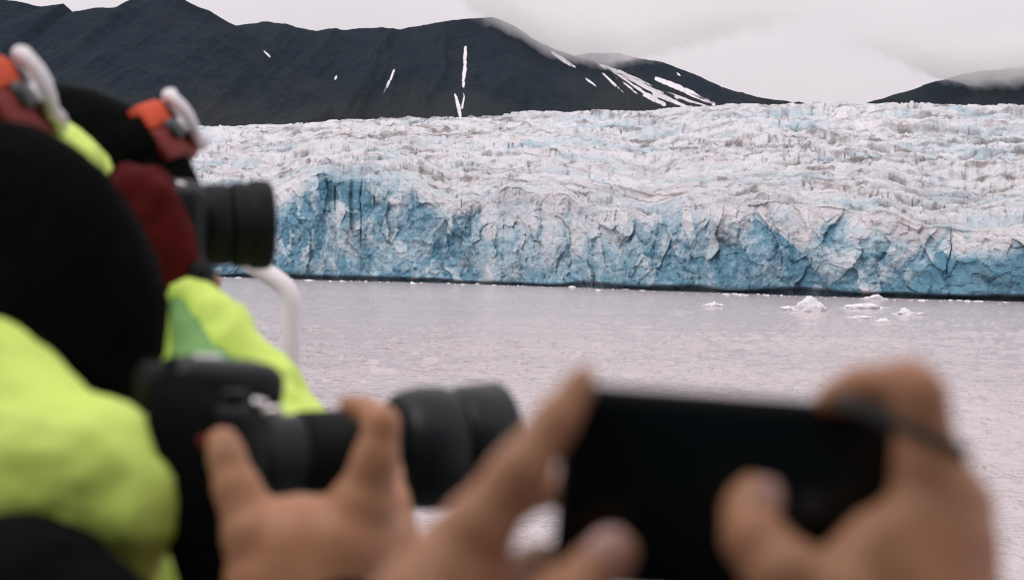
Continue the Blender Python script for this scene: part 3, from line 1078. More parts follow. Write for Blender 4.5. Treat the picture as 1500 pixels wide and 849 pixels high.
def goggles(parent, c, Rm, s=1.0):
    """ski goggles pushed up over the beanie; Rm's forward axis leaves the middle of the lens"""
    def pt(phi, z, r):
        return c + Rm @ Vector((math.sin(phi) * r * 0.97 * s, math.cos(phi) * r * 1.06 * s, z * s))

    def band(phis, zf, r0, r1, mb):
        rings = []
        for ph in phis:
            z0, z1 = zf(ph)
            a, b = (r0(ph) if callable(r0) else r0), (r1(ph) if callable(r1) else r1)
            zm = (z1 - z0) * 0.12
            rings.append([mb.bm.verts.new(pt(ph, z, r)) for z, r in
                          ((z0, a), (z0, b - 0.002), (z0 + zm, b), (z1 - zm, b), (z1, b - 0.002), (z1, a))])
        for a, b in zip(rings, rings[1:]):
            for k in range(6):
                mb.bm.faces.new((a[k], a[(k + 1) % 6], b[(k + 1) % 6], b[k]))
        mb.bm.faces.new(rings[0][::-1])
        mb.bm.faces.new(rings[-1])

    lin_ = lambda a, b, n: [a + (b - a) * i / n for i in range(n + 1)]
    W = 0.74
    hgt = lambda ph: 0.036 - 0.005 * (abs(ph) / W) ** 3
    rr = lambda ph: 0.143 - 0.012 * (abs(ph) / W) ** 2
    # white frame: a rounded rim following the outline of the lens
    f = MB()
    path = []
    pt0 = pt

    def pt(ph, z, r):
        return pt0(ph, z, r + 0.016 * (max(0.0, 1 - (z / 0.042) ** 2)))

    for ph in lin_(-W, W, 26):
        path.append(pt(ph, hgt(ph), rr(ph)))
    for k in range(1, 7):
        path.append(pt(W + 0.08 * math.sin(math.pi * k / 7), hgt(W) * math.cos(math.pi * k / 7), rr(W)))
    for ph in lin_(W, -W, 26):
        path.append(pt(ph, -hgt(ph) + 0.012 * math.exp(-(ph / 0.2) ** 2), rr(ph)))
    for k in range(1, 7):
        path.append(pt(-W - 0.08 * math.sin(math.pi * k / 7), -hgt(W) * math.cos(math.pi * k / 7), rr(W)))
    path.append(path[0])
    f.tube(path, 0.0078 * s, 12)
    pt = pt0
    g = link('ski_goggles', f.mesh(), M['white_plastic'], parent)
    b = MB()
    band(lin_(-W, W, 30), lambda ph: (-hgt(ph) + 0.004, hgt(ph) - 0.004), 0.130, lambda ph: rr(ph) + 0.003, b)
    link('goggle_lens', b.mesh(), M['goggle_lens'], g)
    for (za, zb, mt) in ((-0.002, 0.031, 'orange'), (-0.044, -0.0035, 'orange_shaded')):  # lower band is coloured as the orange in shade
        b = MB()
        band(lin_(-W - 0.5, W + 0.5, 40), lambda ph: (za, zb), 0.106, lambda ph: min(0.133 - 0.012 * max(0, (abs(ph) - W) / 0.5), rr(min(abs(ph), W)) - 0.003), b)
        link('foam', b.mesh(), M[mt], g)
    b = MB()
    band(lin_(W + 0.3, 2 * math.pi - W - 0.3, 60), lambda ph: (-0.020, 0.020), 0.110, 0.119, b)
    link('strap', b.mesh(), M['black_knit'], g)
    for sg in (-1, 1):
        b = MB()
        band(lin_(sg * (W - 0.04), sg * (W + 0.30), 8), lambda ph: (-0.024, 0.000), 0.122, 0.1355, b)
        cn = link('strap_clip', b.mesh(), M['grey_plastic'], g)
        b = MB()
        b.tube([pt(sg * (W + 0.13), z, 0.1365) for z in (-0.021, -0.012, -0.003)], 0.0035 * s, 10)
        link('buckle', b.mesh(), M['white_plastic'], cn)
    return g


def legs(parent, hip, side_dir, mat, foot_z=DECK_Z, knee_fwd=Vector((0, 0.03, 0)), name='trousers'):
    mb = MB()
    sdv = Vector(side_dir).normalized()
    for k in (-1, 1):
        h = hip + sdv * 0.10 * k
        foot = Vector((h.x + sdv.x * 0.03 * k, h.y + sdv.y * 0.03 * k, foot_z))
        knee = (h + foot) / 2 + knee_fwd
        mb.chain([(h, 0.105), (knee, 0.078), (foot + Vector((0, 0, 0.12)), 0.068)])
        fw = Vector((-sdv.y, sdv.x, 0))
        bt = MB()
        bt.chain([(foot + Vector((0, 0, 0.16)), 0.058), (foot + Vector((0, 0, 0.06)), 0.056)])
        bt.chain([(foot + Vector((0, 0, 0.05)), 0.05), (foot + fw * 0.15 + Vector((0, 0, 0.042)), 0.042)])
        link('boot', bt.fused(0.012, 4), M['rubber'], parent)
    mb.chain([(hip - sdv * 0.09, 0.12), (hip + sdv * 0.09, 0.12)])
    link(name, mb.fused(0.014, 6, [(0.12, 0.006, (1, 1, 0.6))]), mat, parent)


# ------------------------------------------------------------------ boat deck and railing
bm = bmesh.new()
outline = [(-3.4, -2.2), (2.2, -2.2), (2.2, 2.2), (1.4, 3.15), (-0.2, 3.35), (-3.4, 3.35)]
lo = [bm.verts.new((x, y, DECK_Z - 0.18)) for x, y in outline]
hi_ = [bm.verts.new((x, y, DECK_Z)) for x, y in outline]
bm.faces.new(hi_)
bm.faces.new(lo[::-1])
for i in range(6):
    bm.faces.new((lo[i], lo[(i + 1) % 6], hi_[(i + 1) % 6], hi_[i]))
kl = [bm.verts.new((x * 0.86, y * 0.9 - 0.2, -0.5)) for x, y in outline]
k2 = [bm.verts.new((x, y, DECK_Z - 0.182)) for x, y in outline]
for i in range(6):
    bm.faces.new((kl[i], kl[(i + 1) % 6], k2[(i + 1) % 6], k2[i]))
bmesh.ops.recalc_face_normals(bm, faces=bm.faces)
me = bpy.data.meshes.new('boat_deck')
bm.to_mesh(me)
bm.free()
tag(link('boat_deck', me, M['deck'], smooth=False), kind='structure')


# unseen block with a roof, added behind the camera to shade the near hands
blk = MB()
zc = DECK_Z + 1.35
blk.rbox(Vector((-0.6, -2.0, zc)), (2.6, 0.9, 1.35), None, 0.06, 3)
blocker = link('shade_block', blk.mesh(), M['shade_block_navy'])
tag(blocker, kind='structure')
blk = MB()
blk.rbox(Vector((-0.6, -1.55, zc + 1.42)), (2.75, 1.40, 0.06), None, 0.03, 3)
link('shade_roof', blk.mesh(), M['shade_block_navy'], blocker)  # added overhang, reaches forward to cut light from above and behind
for k in range(4):
    blk = MB()
    blk.rbox(Vector((-2.55 + 1.3 * k, -1.095, zc + 0.55)), (0.5, 0.012, 0.38), None, 0.01, 2)
    link('blocker_pane', blk.mesh(), M['glass'], blocker)


def bend(pts, r, n=7):
    """round the corners of a polyline"""
    out_ = [Vector(pts[0])]
    for a, b, c_ in zip(pts, pts[1:], pts[2:]):
        a, b, c_ = Vector(a), Vector(b), Vector(c_)
        p0 = b + (a - b).normalized() * r
        p1 = b + (c_ - b).normalized() * r
        for i in range(n + 1):
            t_ = i / n
            out_.append((1 - t_) ** 2 * p0 + 2 * t_ * (1 - t_) * b + t_ * t_ * p1)
    out_.append(Vector(pts[-1]))
    return out_


RD = 2.75
corner = P(427, 424, RD)
foot_r = Vector((corner.x + 0.012, corner.y, DECK_Z))
rail = empty('boat_railing', foot_r)
tag(rail, 'white bent tubular boat railing rising beside the yellow sleeve under the long lens', 'railing')
mb = MB()
r_rail = rpx(14.5, RD)
up_l = P(300, 341, RD + 0.03)
far_l = P(-500, 330, RD + 0.06)
mb.tube(bend([foot_r, corner, up_l, far_l], 0.034), r_rail, 24)
link('handrail', mb.mesh(), M['white_paint'], rail)
mb = MB()
for fpx in (-60, -420):
    t0_ = P(fpx, 334, RD + 0.045)
    mb.tube([t0_, Vector((t0_.x, t0_.y, DECK_Z))], r_rail * 0.9, 18)
    link('post', mb.mesh(), M['white_paint'], rail)
    mb = MB()
mb.lathe([(0, 0.045), (0.006, 0.045), (0.01, 0.03), (0.03, 0.026)], foot_r, (0, 0, 1), seg=32)
link('base_flange', mb.mesh(), M['white_paint'], rail)

G_PEOPLE = 'passengers photographing the glacier'

# ------------------------------------------------------------------ person nearest on the left, with camera
hA = P(14, 438, 1.05)
faceA = basis((0.80, 0.52, -0.22))
hipA = Vector((hA.x - 0.16, hA.y - 0.08, DECK_Z + 0.86))
pA = empty('person', (hipA.x, hipA.y, DECK_Z))
tag(pA, 'person in plain black beanie and hi-vis yellow jacket, back of head filling the left edge', 'person', G_PEOPLE)
neckA = hA + Vector((-0.05, -0.02, -0.20))
mb = MB()
add_head(mb, hA + faceA @ Vector((0, 0.0, -0.02)), faceA, 1.0)
mb.chain([(neckA, 0.065), (neckA + Vector((-0.02, -0.01, -0.12)), 0.11), (hipA + Vector((0, 0, 0.22)), 0.12), (hipA, 0.12)])
# right arm and the hand under the lens
armA = C((20, 690, 0.93, 110), (55, 905, 0.87, 90), (300, 985, 0.84, 62), (440, 945, 0.83, 62))
mb.chain(armA)
mb.chain(C((425, 960, 0.83, 66), (450, 880, 0.845, 92), (440, 805, 0.85, 84)))
mb.chain(C((470, 890, 0.85, 90), (505, 800, 0.85, 82)))
mb.chain(C((520, 880, 0.86, 72), (560, 800, 0.865, 52)))
mb.chain(F((400, 850, 0.845, 74), (376, 782, 0.845, 54), (346, 712, 0.85, 37), (332, 668, 0.855, 31), (326, 648, 0.858, 26)))
mb.chain(F((512, 790, 0.848, 72), (532, 740, 0.846, 54), (551, 668, 0.842, 37), (560, 618, 0.842, 29), (534, 597, 0.852, 21), (508, 590, 0.862, 16)))
mb.chain(F((560, 800, 0.87, 46), (575, 742, 0.882, 27), (570, 690, 0.91, 24), (556, 655, 0.93, 20)))
mb.chain(C((585, 830, 0.88, 40), (588, 775, 0.91, 25), (580, 725, 0.94, 22), (566, 690, 0.955, 18)))
mb.chain(C((560, 880, 0.88, 38), (585, 815, 0.93, 22), (578, 770, 0.965, 19), (565, 740, 0.975, 16)))
# left arm, hidden behind the camera, steadying it from the far side
wr = P(400, 860, 1.16)
mb.chain([(P(40, 740, 1.30), 0.055), (P(150, 960, 1.24), 0.045), (wr, 0.03)])
add_hand(mb, wr, P(430, 760, 1.12) - wr, Vector((0.1, 1, -0.4)), 1, 1.0, 0.45)
link('body', mb.fused(0.0036, 7), M['skin'], pA).name = 'body'
beanie(pA, hA, faceA, 0.955, tilt=-0.30)
# hi-vis jacket
mb = MB()
mb.chain(C((-130, 650, 0.96, 190), (-58, 644, 0.94, 182), (58, 712, 0.91, 150), (130, 708, 0.90, 127), (172, 742, 0.89, 99)))
mb.chain(C((168, 740, 0.90, 90), (212, 830, 0.90, 30), (214, 905, 0.90, 14)))
mb.chain(C((-60, 560, 1.1, 110), (-10, 560, 1.08, 90)))
mb.chain([(neckA + Vector((0.0, 0.0, -0.06)), 0.105), (neckA + Vector((-0.03, 0.08, -0.18)), 0.11)])
mb.chain([(P(-120, 920, 1.05), 0.17), (P(30, 1000, 1.08), 0.13), (hipA + Vector((0.02, 0.05, 0.2)), 0.19), (hipA + Vector((0, 0.02, -0.04)), 0.20)])
mb.chain([(P(215, 930, 1.06), 0.07), (hipA + Vector((0.05, 0.1, 0.2)), 0.14)])
mb.chain([(P(40, 740, 1.30), 0.085), (P(150, 960, 1.24), 0.07), (P(340, 900, 1.17), 0.045)])
link('hi_vis_jacket', mb.fused(0.006, 7, [(0.13, 0.010, (0.6, 0.8, 1.5)), (0.035, 0.004, (1, 1, 1))]), M['hi_vis'], pA)
mb = MB()
mb.chain(C((-60, 900, 0.86, 150), (58, 884, 0.84, 132), (200, 985, 0.83, 105), (330, 1000, 0.825, 84), (455, 945, 0.82, 76), (500, 918, 0.82, 72)))
link('sleeve', mb.fused(0.005, 7, [(0.06, 0.006, (1, 1, 1))]), M['black_cloth'], pA)
legs(pA, hipA, faceA @ Vector((1, 0, 0)), M['black_cloth'])

# the camera that this person holds
ax = Vector((0.87, 0.49, 0.0)).normalized()
ax = (CM @ Vector((0.88, -0.01, -0.47))).normalized()
upv = Vector((0, 0, 1))
sdv = ax.cross(upv).normalized()
Rc = Matrix((ax, sdv, sdv.cross(ax))).transposed()      # x along the lens, y to the camera's right, z up
cA = P(300, 664, 0.97)


def camera_thing(c, Rc, label, lens, hz=0.046, group=None, grip=True):
    root = empty('camera', c)
    tag(root, label, 'camera', group)
    q = lambda x, y, z: c + Rc @ Vector((x, y, z))
    mb = MB()
    mb.rbox(q(0, 0, 0), (0.027, 0.058, 0.040), Rc, 0.012, 4)
    if grip:
        mb.rbox(q(0.020, 0.050, -0.004), (0.026, 0.020, 0.042), Rc, 0.014, 4)
    body = link('camera_body', mb.mesh(), M['plastic'], root)
    mb = MB()
    mb.rbox(q(0.010, -0.004, hz), (0.040, 0.032, 0.018), Rc @ Matrix.Rotation(R(4), 3, 'Y'), 0.014, 5)
    link('viewfinder_hump', mb.mesh(), M['plastic'], root)
    mb = MB()
    mb.lathe([(0, 0.016), (0.012, 0.018), (0.016, 0.014)], q(-0.029, -0.004, hz), Rc @ Vector((-1, 0, 0)), seg=28)
    link('eyecup', mb.mesh(), M['rubber'], root)
    mb = MB()
    mb.rbox(q(0.0, -0.004, hz + 0.0195), (0.010, 0.010, 0.002), Rc, 0.0015, 2)
    link('hot_shoe', mb.mesh(), M['metal'], root)
    mb = MB()
    mb.lathe([(0, 0.009), (0.006, 0.0095), (0.008, 0.008)], q(0.006, 0.043, 0.039), Rc @ Vector((0, 0, 1)), seg=28)
    link('mode_dial', mb.mesh(), M['plastic'], root)
    mb = MB()
    mb.lathe([(0, 0.006), (0.004, 0.006), (0.006, 0.004)], q(0.020, 0.052, 0.036), Rc @ Vector((0.2, 0, 1)), seg=20)
    link('shutter_button', mb.mesh(), M['metal'], root)
    for (name, prof, mat) in lens:
        mb = MB()
        mb.lathe(prof, q(0.03, -0.006, -0.004), Rc @ Vector((1, 0, 0)), up=Rc @ Vector((0, 0, 1)), seg=72, close=(name != 'lens_hood'))
        o = link(name, mb.mesh(), M[mat], root)
        if name == 'lens_hood':
            md = o.modifiers.new('wall', 'SOLIDIFY')
            md.thickness = 0.003
            md.offset = -1
    return root, q


def ribs(x0, x1, r, n=12, dp=0.0012):
    out_ = [(x0, r - 0.002)]
    for i in range(n):
        a = x0 + (x1 - x0) * i / n
        wd_ = (x1 - x0) / n
        out_ += [(a + wd_ * 0.05, r - dp), (a + wd_ * 0.2, r), (a + wd_ * 0.7, r), (a + wd_ * 0.85, r - dp)]
    out_.append((x1, r - 0.002))
    return out_


lensA = [('lens_barrel', [(-0.004, 0.030), (0.000, 0.031), (0.018, 0.031), (0.022, 0.0285), (0.07, 0.0285), (0.108, 0.030), (0.110, 0.030)], 'plastic'),
         ('focus_ring', ribs(0.040, 0.078, 0.0305, 14), 'rubber'),
         ('zoom_ring', [(0.1105, 0.031), (0.112, 0.036), (0.116, 0.0405), (0.124, 0.0440), (0.136, 0.0458), (0.150, 0.0455), (0.156, 0.0435), (0.157, 0.040)], 'plastic'),
         ('front_element', [(0.140, 0.030), (0.158, 0.030), (0.162, 0.022), (0.164, 0.008)], 'glass'),
         ('lens_hood', [(0.1565, 0.040), (0.161, 0.043), (0.168, 0.0455), (0.196, 0.0480), (0.197, 0.047)], 'plastic')]
camA, qA = camera_thing(cA, Rc, 'black camera with long hooded zoom lens cradled in the bare hand beside the phone', lensA, grip=False)
mb = MB()
mb.tube([P(384, 606, 0.905), P(392, 601, 0.90), P(404, 600, 0.90), P(414, 604, 0.90)], 0.0028, 10)
link('strap_ring', mb.mesh(), M['metal'], camA)
mb = MB()
mb.tube([P(297, 646, 0.872), P(318, 641, 0.868), P(342, 636, 0.872)], 0.003, 12, flat=(0.004, 0.0035), up=(0, 0, 1))
link('red_trim', mb.mesh(), M['red_cord'], camA)
mb = MB()
mb.tube([P(290, 560, 0.915), P(262, 600, 0.895), P(258, 660, 0.885), P(276, 740, 0.88), P(308, 840, 0.88), P(345, 960, 0.89), P(380, 1080, 0.93)], 0.01, 14, flat=(0.0205, 0.0022), up=(0, -1, 0.1))
link('neck_strap', mb.mesh(), M['black_cloth'], camA)

# ------------------------------------------------------------------ person behind, raised goggles, maroon glove
hB = P(130, 300, 1.75)
faceB = basis((0.84, 0.48, -0.12))
gogB = basis((0.54, 0.70, 0.42), (-0.5, 0, 0.86))
hipB = Vector((hB.x - 0.10, hB.y - 0.05, DECK_Z + 0.90))
pB = empty('person', (hipB.x, hipB.y, DECK_Z))
tag(pB, 'person in hi-vis jacket with orange-strapped goggles on a black beanie and a maroon glove', 'person', G_PEOPLE)
neckB = hB + Vector((-0.06, 0, -0.20))
mb = MB()
add_head(mb, P(154, 290, 1.75) + faceB @ Vector((0, 0.005, -0.02)), faceB, 0.95)
mb.chain([(neckB, 0.07), (neckB + Vector((-0.01, 0, -0.15)), 0.12), (hipB + Vector((0, 0, 0.2)), 0.12), (hipB, 0.12)])
mb.chain(C((50, 340, 1.62, 70), (200, 600, 1.58, 66), (430, 700, 1.43, 52), (352, 512, 1.46, 34), (268, 432, 1.51, 28)))
wB = P(258, 425, 1.515)
# the gloved right hand wraps the camera body from the near side
handB = C((258, 425, 1.515, 36), (248, 372, 1.515, 40), (226, 320, 1.515, 46))
mb.chain(handB)
wl = P(270, 450, 1.75)
mb.chain([(P(160, 420, 1.92), 0.055), (P(230, 600, 1.85), 0.05), (wl, 0.032)])
add_hand(mb, wl, P(285, 380, 1.68) - wl, Vector((0.1, 1, -0.3)), 1, 1.0, 0.45)
link('body', mb.fused(0.0042, 6), M['skin'], pB)
beanie(pB, P(124, 288, 1.75), faceB, 1.06, tilt=0.16, sy=1.14)
goggles(pB, P(123, 260, 1.75), gogB, 1.0)
mb = MB()
mb.chain(C((256, 412, 1.51, 40), (244, 362, 1.505, 44), (224, 312, 1.505, 48), (204, 286, 1.51, 42), (186, 268, 1.52, 30)))
mb.chain(C((238, 330, 1.50, 40), (262, 366, 1.50, 25), (268, 384, 1.51, 16)))
mb.chain(C((222, 300, 1.50, 40), (246, 340, 1.495, 26), (262, 360, 1.50, 20)))
mb.chain(C((200, 282, 1.51, 36), (222, 262, 1.52, 20), (240, 270, 1.54, 17)))
mb.chain(C((200, 285, 1.50, 38), (232, 300, 1.50, 22), (246, 316, 1.51, 18)))
link('glove', mb.fused(0.0042, 6, [(0.05, 0.004, (1, 1, 1))]), M['maroon'], pB)
mb = MB()
mb.chain(C((-20, 380, 1.68, 170), (52, 318, 1.62, 148), (110, 420, 1.60, 120), (200, 600, 1.58, 110), (394, 692, 1.45, 90)))
mb.chain(C((268, 432, 1.505, 30), (300, 452, 1.49, 34), (352, 512, 1.46, 44), (412, 590, 1.44, 58), (440, 690, 1.42, 90), (430, 860, 1.42, 130)))
mb.chain(C((262, 470, 1.60, 40), (285, 560, 1.58, 70), (320, 680, 1.56, 100)))
mb.chain([(neckB + Vector((0, 0, -0.04)), 0.10), (P(60, 520, 1.80), 0.17), (hipB + Vector((0, 0, 0.25)), 0.19), (hipB + Vector((0, 0, -0.02)), 0.20)])
mb.chain([(P(160, 420, 1.92), 0.085), (P(230, 600, 1.85), 0.075), (P(265, 480, 1.77), 0.05)])
link('hi_vis_jacket', mb.fused(0.007, 6, [(0.11, 0.020, (1, 1, 0.8)), (0.045, 0.006, (1, 1, 1))]), M['hi_vis'], pB)
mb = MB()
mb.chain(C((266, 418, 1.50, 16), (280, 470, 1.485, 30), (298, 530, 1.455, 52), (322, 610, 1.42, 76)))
link('shaded_jacket_part', mb.fused(0.006, 6, [(0.07, 0.008, (1, 1, 0.7))]), M['hi_vis_shaded'], pB)  # shade on the jacket, put in as a darker mesh of its own
legs(pB, hipB, faceB @ Vector((1, 0, 0)), M['black_cloth'])

axB = (CM @ Vector((0.95, 0.015, -0.31))).normalized()
sB = axB.cross(upv).normalized()
RB = Matrix((axB, sB, sB.cross(axB))).transposed()
lensB = [('lens_barrel', [(-0.004, 0.038), (0.0, 0.043), (0.020, 0.044), (0.024, 0.042), (0.060, 0.043), (0.063, 0.043)], 'plastic'),
         ('zoom_ring', [(0.020, 0.042), (0.022, 0.0450), (0.028, 0.0462), (0.046, 0.0466), (0.049, 0.0450), (0.050, 0.042)], 'rubber'),
         ('front_element', [(0.050, 0.040), (0.070, 0.040), (0.074, 0.03), (0.077, 0.01)], 'glass'),
         ('lens_hood', [(0.050, 0.0435), (0.052, 0.0470), (0.056, 0.0488), (0.064, 0.0492), (0.067, 0.0478), (0.070, 0.0480), (0.073, 0.0505), (0.080, 0.0517), (0.090, 0.0515), (0.095, 0.0495), (0.097, 0.0465)], 'rubber')]
cB = P(232, 324, 1.60)
camB, qB = camera_thing(cB, RB, 'black camera with wide stubby lens held in a maroon glove', lensB, hz=0.030)
mb = MB()
mb.lathe([(0, 0.011), (0.004, 0.0135), (0.016, 0.0135), (0.020, 0.010)], P(283, 402, 1.50), (CM @ Vector((0.9, 0.1, 0.3))), seg=28)
link('tripod_knob', mb.mesh(), M['rubber'], camB)

# ------------------------------------------------------------------ person at the left edge, goggles only
hC = P(-172, 236, 1.46)
faceC = basis((0.80, 0.58, -0.05))
gogC = basis((0.50, 0.78, 0.30), (-0.45, 0, 0.86))
hipC = Vector((hC.x - 0.08, hC.y + 0.12, DECK_Z + 0.92))
pC = empty('person', (hipC.x, hipC.y, DECK_Z))
tag(pC, 'person at the left edge of whom only white-framed orange goggles show', 'person', G_PEOPLE)
neckC = hC + Vector((-0.10, 0, -0.20))
mb = MB()
add_head(mb, hC + faceC @ Vector((0, 0, -0.02)), faceC, 1.0)
mb.chain([(neckC, 0.07), (neckC + Vector((0, 0, -0.15)), 0.12), (hipC, 0.12)])
for k in (-1, 1):
    sh = neckC + faceC @ Vector((0.17 * k, 0, -0.10))
    el = sh + faceC @ Vector((0.05 * k, 0.03, -0.28))
    wC_ = el + faceC @ Vector((-0.10 * k, 0.18, -0.05))
    mb.chain([(sh, 0.06), (el, 0.045), (wC_, 0.03)])
    add_hand(mb, wC_, faceC @ Vector((-0.4 * k, 0.9, 0)), faceC @ Vector((k * 0.6, 0.1, 0.7)), k, 1.0, 0.5)
link('body', mb.fused(0.005, 5), M['skin'], pC)
beanie(pC, hC, faceC, 1.02, tilt=-0.34)
goggles(pC, P(-158, 218, 1.46), gogC, 1.12)
mb = MB()
for k in (-1, 1):
    sh = neckC + faceC @ Vector((0.17 * k, 0, -0.10))
    el = sh + faceC @ Vector((0.05 * k, 0.03, -0.28))
    wC_ = el + faceC @ Vector((-0.10 * k, 0.18, -0.05))
    mb.chain([(neckC + Vector((0, 0, -0.07)), 0.10), (sh, 0.095), (el, 0.07), (wC_ - (wC_ - el) * 0.15, 0.05)])
mb.chain([(neckC + Vector((0, 0, -0.12)), 0.15), (hipC + Vector((0, 0, 0.3)), 0.18), (hipC, 0.19)])
link('hi_vis_jacket', mb.fused(0.009, 5, [(0.12, 0.012, (1, 1, 0.8))]), M['hi_vis'], pC)
legs(pC, hipC, faceC @ Vector((1, 0, 0)), M['black_cloth'])

# ------------------------------------------------------------------ person holding the phone up
PD = 0.52
hipD = Vector((0.03, -0.02, DECK_Z + 0.55))
pD = empty('person', (hipD.x, hipD.y, DECK_Z))
tag(pD, 'person whose two bare hands hold up the dark phone', 'person', G_PEOPLE)
hD = Vector((0.03, 0.08, CAM_Z - 0.42))
faceD = basis((0.02, 1, 0.35))
mb = MB()
add_head(mb, hD, faceD, 0.95)
mb.chain([(hD + Vector((0, -0.05, -0.2)), 0.07), (hD + Vector((0, -0.06, -0.32)), 0.11), (hipD + Vector((0, 0, 0.2)), 0.12), (hipD, 0.12)])
shL, shR = hD + Vector((-0.17, -0.04, -0.24)), hD + Vector((0.17, -0.04, -0.24))
mb.chain([(shL, 0.055), (P(420, 1560, 0.46), 0.042)] + C((560, 1080, 0.50, 112), (600, 1000, 0.50, 115)))
mb.chain([(shR, 0.055), (P(1500, 1560, 0.46), 0.042)] + C((1350, 1100, 0.49, 112), (1345, 1010, 0.49, 120)))
# left hand: back of the hand, index along the phone's edge, thumb on the screen
mb.chain(C((605, 1000, 0.50, 112), (640, 900, 0.50, 106), (672, 822, 0.505, 74)))
mb.chain(C((700, 990, 0.50, 110), (690, 905, 0.505, 88), (690, 860, 0.515, 56)))
mb.chain(F((662, 850, 0.50, 82), (700, 776, 0.50, 60), (762, 690, 0.502, 49), (818, 610, 0.508, 37), (846, 570, 0.512, 28), (856, 552, 0.514, 22)))
mb.chain(F((690, 850, 0.515, 54), (725, 756, 0.523, 40), (772, 724, 0.542, 33), (830, 715, 0.555, 29), (880, 712, 0.553, 24)))
mb.chain(F((694, 905, 0.515, 50), (735, 840, 0.528, 34), (785, 824, 0.546, 31), (850, 815, 0.556, 30), (890, 815, 0.554, 24)))
mb.chain(C((725, 960, 0.515, 50), (760, 905, 0.532, 34), (800, 890, 0.548, 30), (850, 885, 0.556, 26)))
mb.chain(F((690, 1000, 0.485, 90), (762, 942, 0.478, 62), (826, 874, 0.482, 49), (876, 828, 0.490, 42), (902, 810, 0.494, 36)))
# right hand
mb.chain(C((1345, 1010, 0.49, 118), (1350, 900, 0.49, 116), (1372, 800, 0.495, 92), (1378, 740, 0.498, 74)))
mb.chain(C((1300, 940, 0.488, 112), (1315, 850, 0.488, 84), (1335, 780, 0.492, 66)))
mb.chain(F((1372, 800, 0.497, 82), (1362, 690, 0.498, 58), (1346, 578, 0.500, 45), (1330, 562, 0.503, 42), (1262, 566, 0.512, 36), (1226, 580, 0.518, 29), (1212, 586, 0.519, 24)))
mb.chain(C((1380, 830, 0.505, 78), (1412, 742, 0.515, 48), (1385, 705, 0.545, 36), (1320, 690, 0.556, 30), (1270, 690, 0.554, 24)))
mb.chain(C((1390, 880, 0.505, 76), (1418, 800, 0.520, 46), (1390, 775, 0.548, 34), (1320, 765, 0.556, 28)))
mb.chain(C((1390, 930, 0.505, 70), (1415, 868, 0.522, 42), (1390, 850, 0.548, 32), (1330, 840, 0.556, 26)))
mb.chain(F((1290, 960, 0.485, 105), (1225, 890, 0.480, 80), (1150, 845, 0.482, 62), (1104, 788, 0.490, 51), (1098, 752, 0.497, 45), (1104, 730, 0.501, 38)))
mb.chain(C((1210, 905, 0.482, 78), (1245, 858, 0.484, 66), (1290, 800, 0.488, 60)))
link('body', mb.fused(0.0026, 8), M['skin'], pD)


def nail(c, n, along, w_, l_, parent):
    n, along = Vector(n).normalized(), Vector(along).normalized()
    along = (along - n * n.dot(along)).normalized()
    rot = Matrix((along.cross(n), along, n)).transposed()
    mb = MB()
    mb.ell(c, (w_, l_, 0.0016), rot)
    link('fingernail', mb.mesh(), M['nail'], parent)


tD = (P(898, 806, 0.494) - P(872, 822, 0.490))
nn = CM @ Vector((-0.15, 0.42, 0.9))
nail(P(890, 811, 0.4925) + nn.normalized() * rpx(38.5, 0.492), nn, tD, 0.0062, 0.0085, pD)
t2 = (P(1104, 730, 0.501) - P(1098, 752, 0.497))
nn = CM @ Vector((0.35, 0.25, 0.9))
nail(P(1102, 738, 0.4995) + nn.normalized() * rpx(39.5, 0.4995), nn, t2, 0.0062, 0.0085, pD)
mb = MB()
for (sh, el, wr_) in ((shL, P(420, 1560, 0.46), P(560, 1075, 0.50)), (shR, P(1500, 1560, 0.46), P(1350, 1095, 0.49))):
    mb.chain([(hD + Vector((0, -0.06, -0.26)), 0.09), (sh, 0.09), (el, 0.066), (el + (wr_ - el) * 0.86, 0.044)])
mb.chain([(hD + Vector((0, -0.06, -0.34)), 0.15), (hipD + Vector((0, 0, 0.2)), 0.17), (hipD, 0.18)])
link('jacket', mb.fused(0.007, 6, [(0.10, 0.010, (1, 1, 0.8))]), M['black_cloth'], pD)
beanie(pD, hD + faceD @ Vector((0, 0, 0.02)), faceD, 0.97, tilt=-0.30)
legs(pD, hipD, (1, 0, 0), M['black_cloth'], knee_fwd=Vector((0, 0.16, 0.02)))

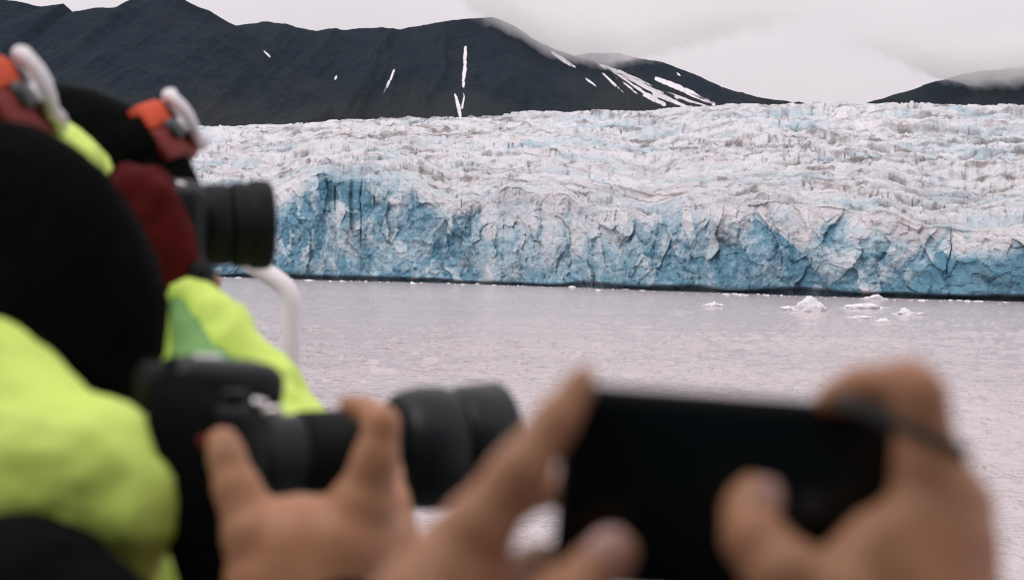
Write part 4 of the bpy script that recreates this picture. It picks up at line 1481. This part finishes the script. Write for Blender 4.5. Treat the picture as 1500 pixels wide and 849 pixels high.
# ------------------------------------------------------------------ phone
def slab(mb, c, w2, h2, t2, Rm, rad, edge):
    """rounded rectangle plate with softened edges"""
    rings = []
    for (ins, z) in ((edge, -t2), (edge * 0.3, -t2 + edge * 0.3), (0, -t2 + edge), (0, t2 - edge), (edge * 0.3, t2 - edge * 0.3), (edge, t2)):
        ring = []
        for (sx, sy, a0) in ((1, 1, 0), (-1, 1, 90), (-1, -1, 180), (1, -1, 270)):
            for k in range(9):
                a = R(a0 + 90 * k / 8)
                r_ = max(rad - ins, 0.0005)
                ring.append(mb.bm.verts.new(c + Rm @ Vector((sx * (w2 - rad) + r_ * math.cos(a), sy * (h2 - rad) + r_ * math.sin(a), z))))
        rings.append(ring)
    n = len(rings[0])
    for a, b in zip(rings, rings[1:]):
        for k in range(n):
            mb.bm.faces.new((a[k], a[(k + 1) % n], b[(k + 1) % n], b[k]))
    mb.bm.faces.new(rings[0][::-1])
    mb.bm.faces.new(rings[-1])


tl, tr_ = P(828, 560, PD), P(1338, 597, PD + 0.004)
xv = (tr_ - tl).normalized()
nv = (CM @ Vector((0, 0.02, 1)))
nv = (nv - xv * nv.dot(xv)).normalized()
yv = nv.cross(xv)
wid = (tr_ - tl).length
hei = 0.0735
cP = tl + xv * wid / 2 - yv * hei / 2
Rp = Matrix((xv, yv, nv)).transposed()
ph = empty('phone', cP)
tag(ph, 'dark phone in a black case held sideways in two bare hands', 'phone')
mb = MB()
slab(mb, cP - nv * 0.0035, wid / 2, hei / 2, 0.0048, Rp, 0.010, 0.003)
link('phone_case', mb.mesh(), M['case'], ph)
mb = MB()
slab(mb, cP + nv * 0.0016, wid / 2 - 0.0045, hei / 2 - 0.0045, 0.0006, Rp, 0.006, 0.0003)
scr = link('screen', mb.mesh(), M['screen'], ph)
mb = MB()
mb.lathe([(0, 0.0046), (0.0003, 0.0046), (0.0004, 0.0042)], P(1190, 742, PD - 0.0005) * 1.0, nv, seg=40)
bt_c = P(1190, 742, PD)
off = (bt_c - (cP + nv * 0.0024)).dot(nv)
me = mb.mesh()
for v in me.vertices:
    v.co -= nv * ((P(1190, 742, PD - 0.0005) - (cP + nv * 0.00235)).dot(nv))
link('home_button', me, M['screen_ui'], scr)
mb = MB()
mb.tube([P(1222, 585, 0.505), P(1256, 592, 0.478), P(1290, 606, 0.472), P(1340, 632, 0.470), P(1390, 655, 0.470), P(1418, 665, 0.472)], 0.002, 14, flat=(0.0027, 0.0011), up=(0, -1, 0))
link('hand_strap', mb.mesh(), M['grey_strap'], ph)
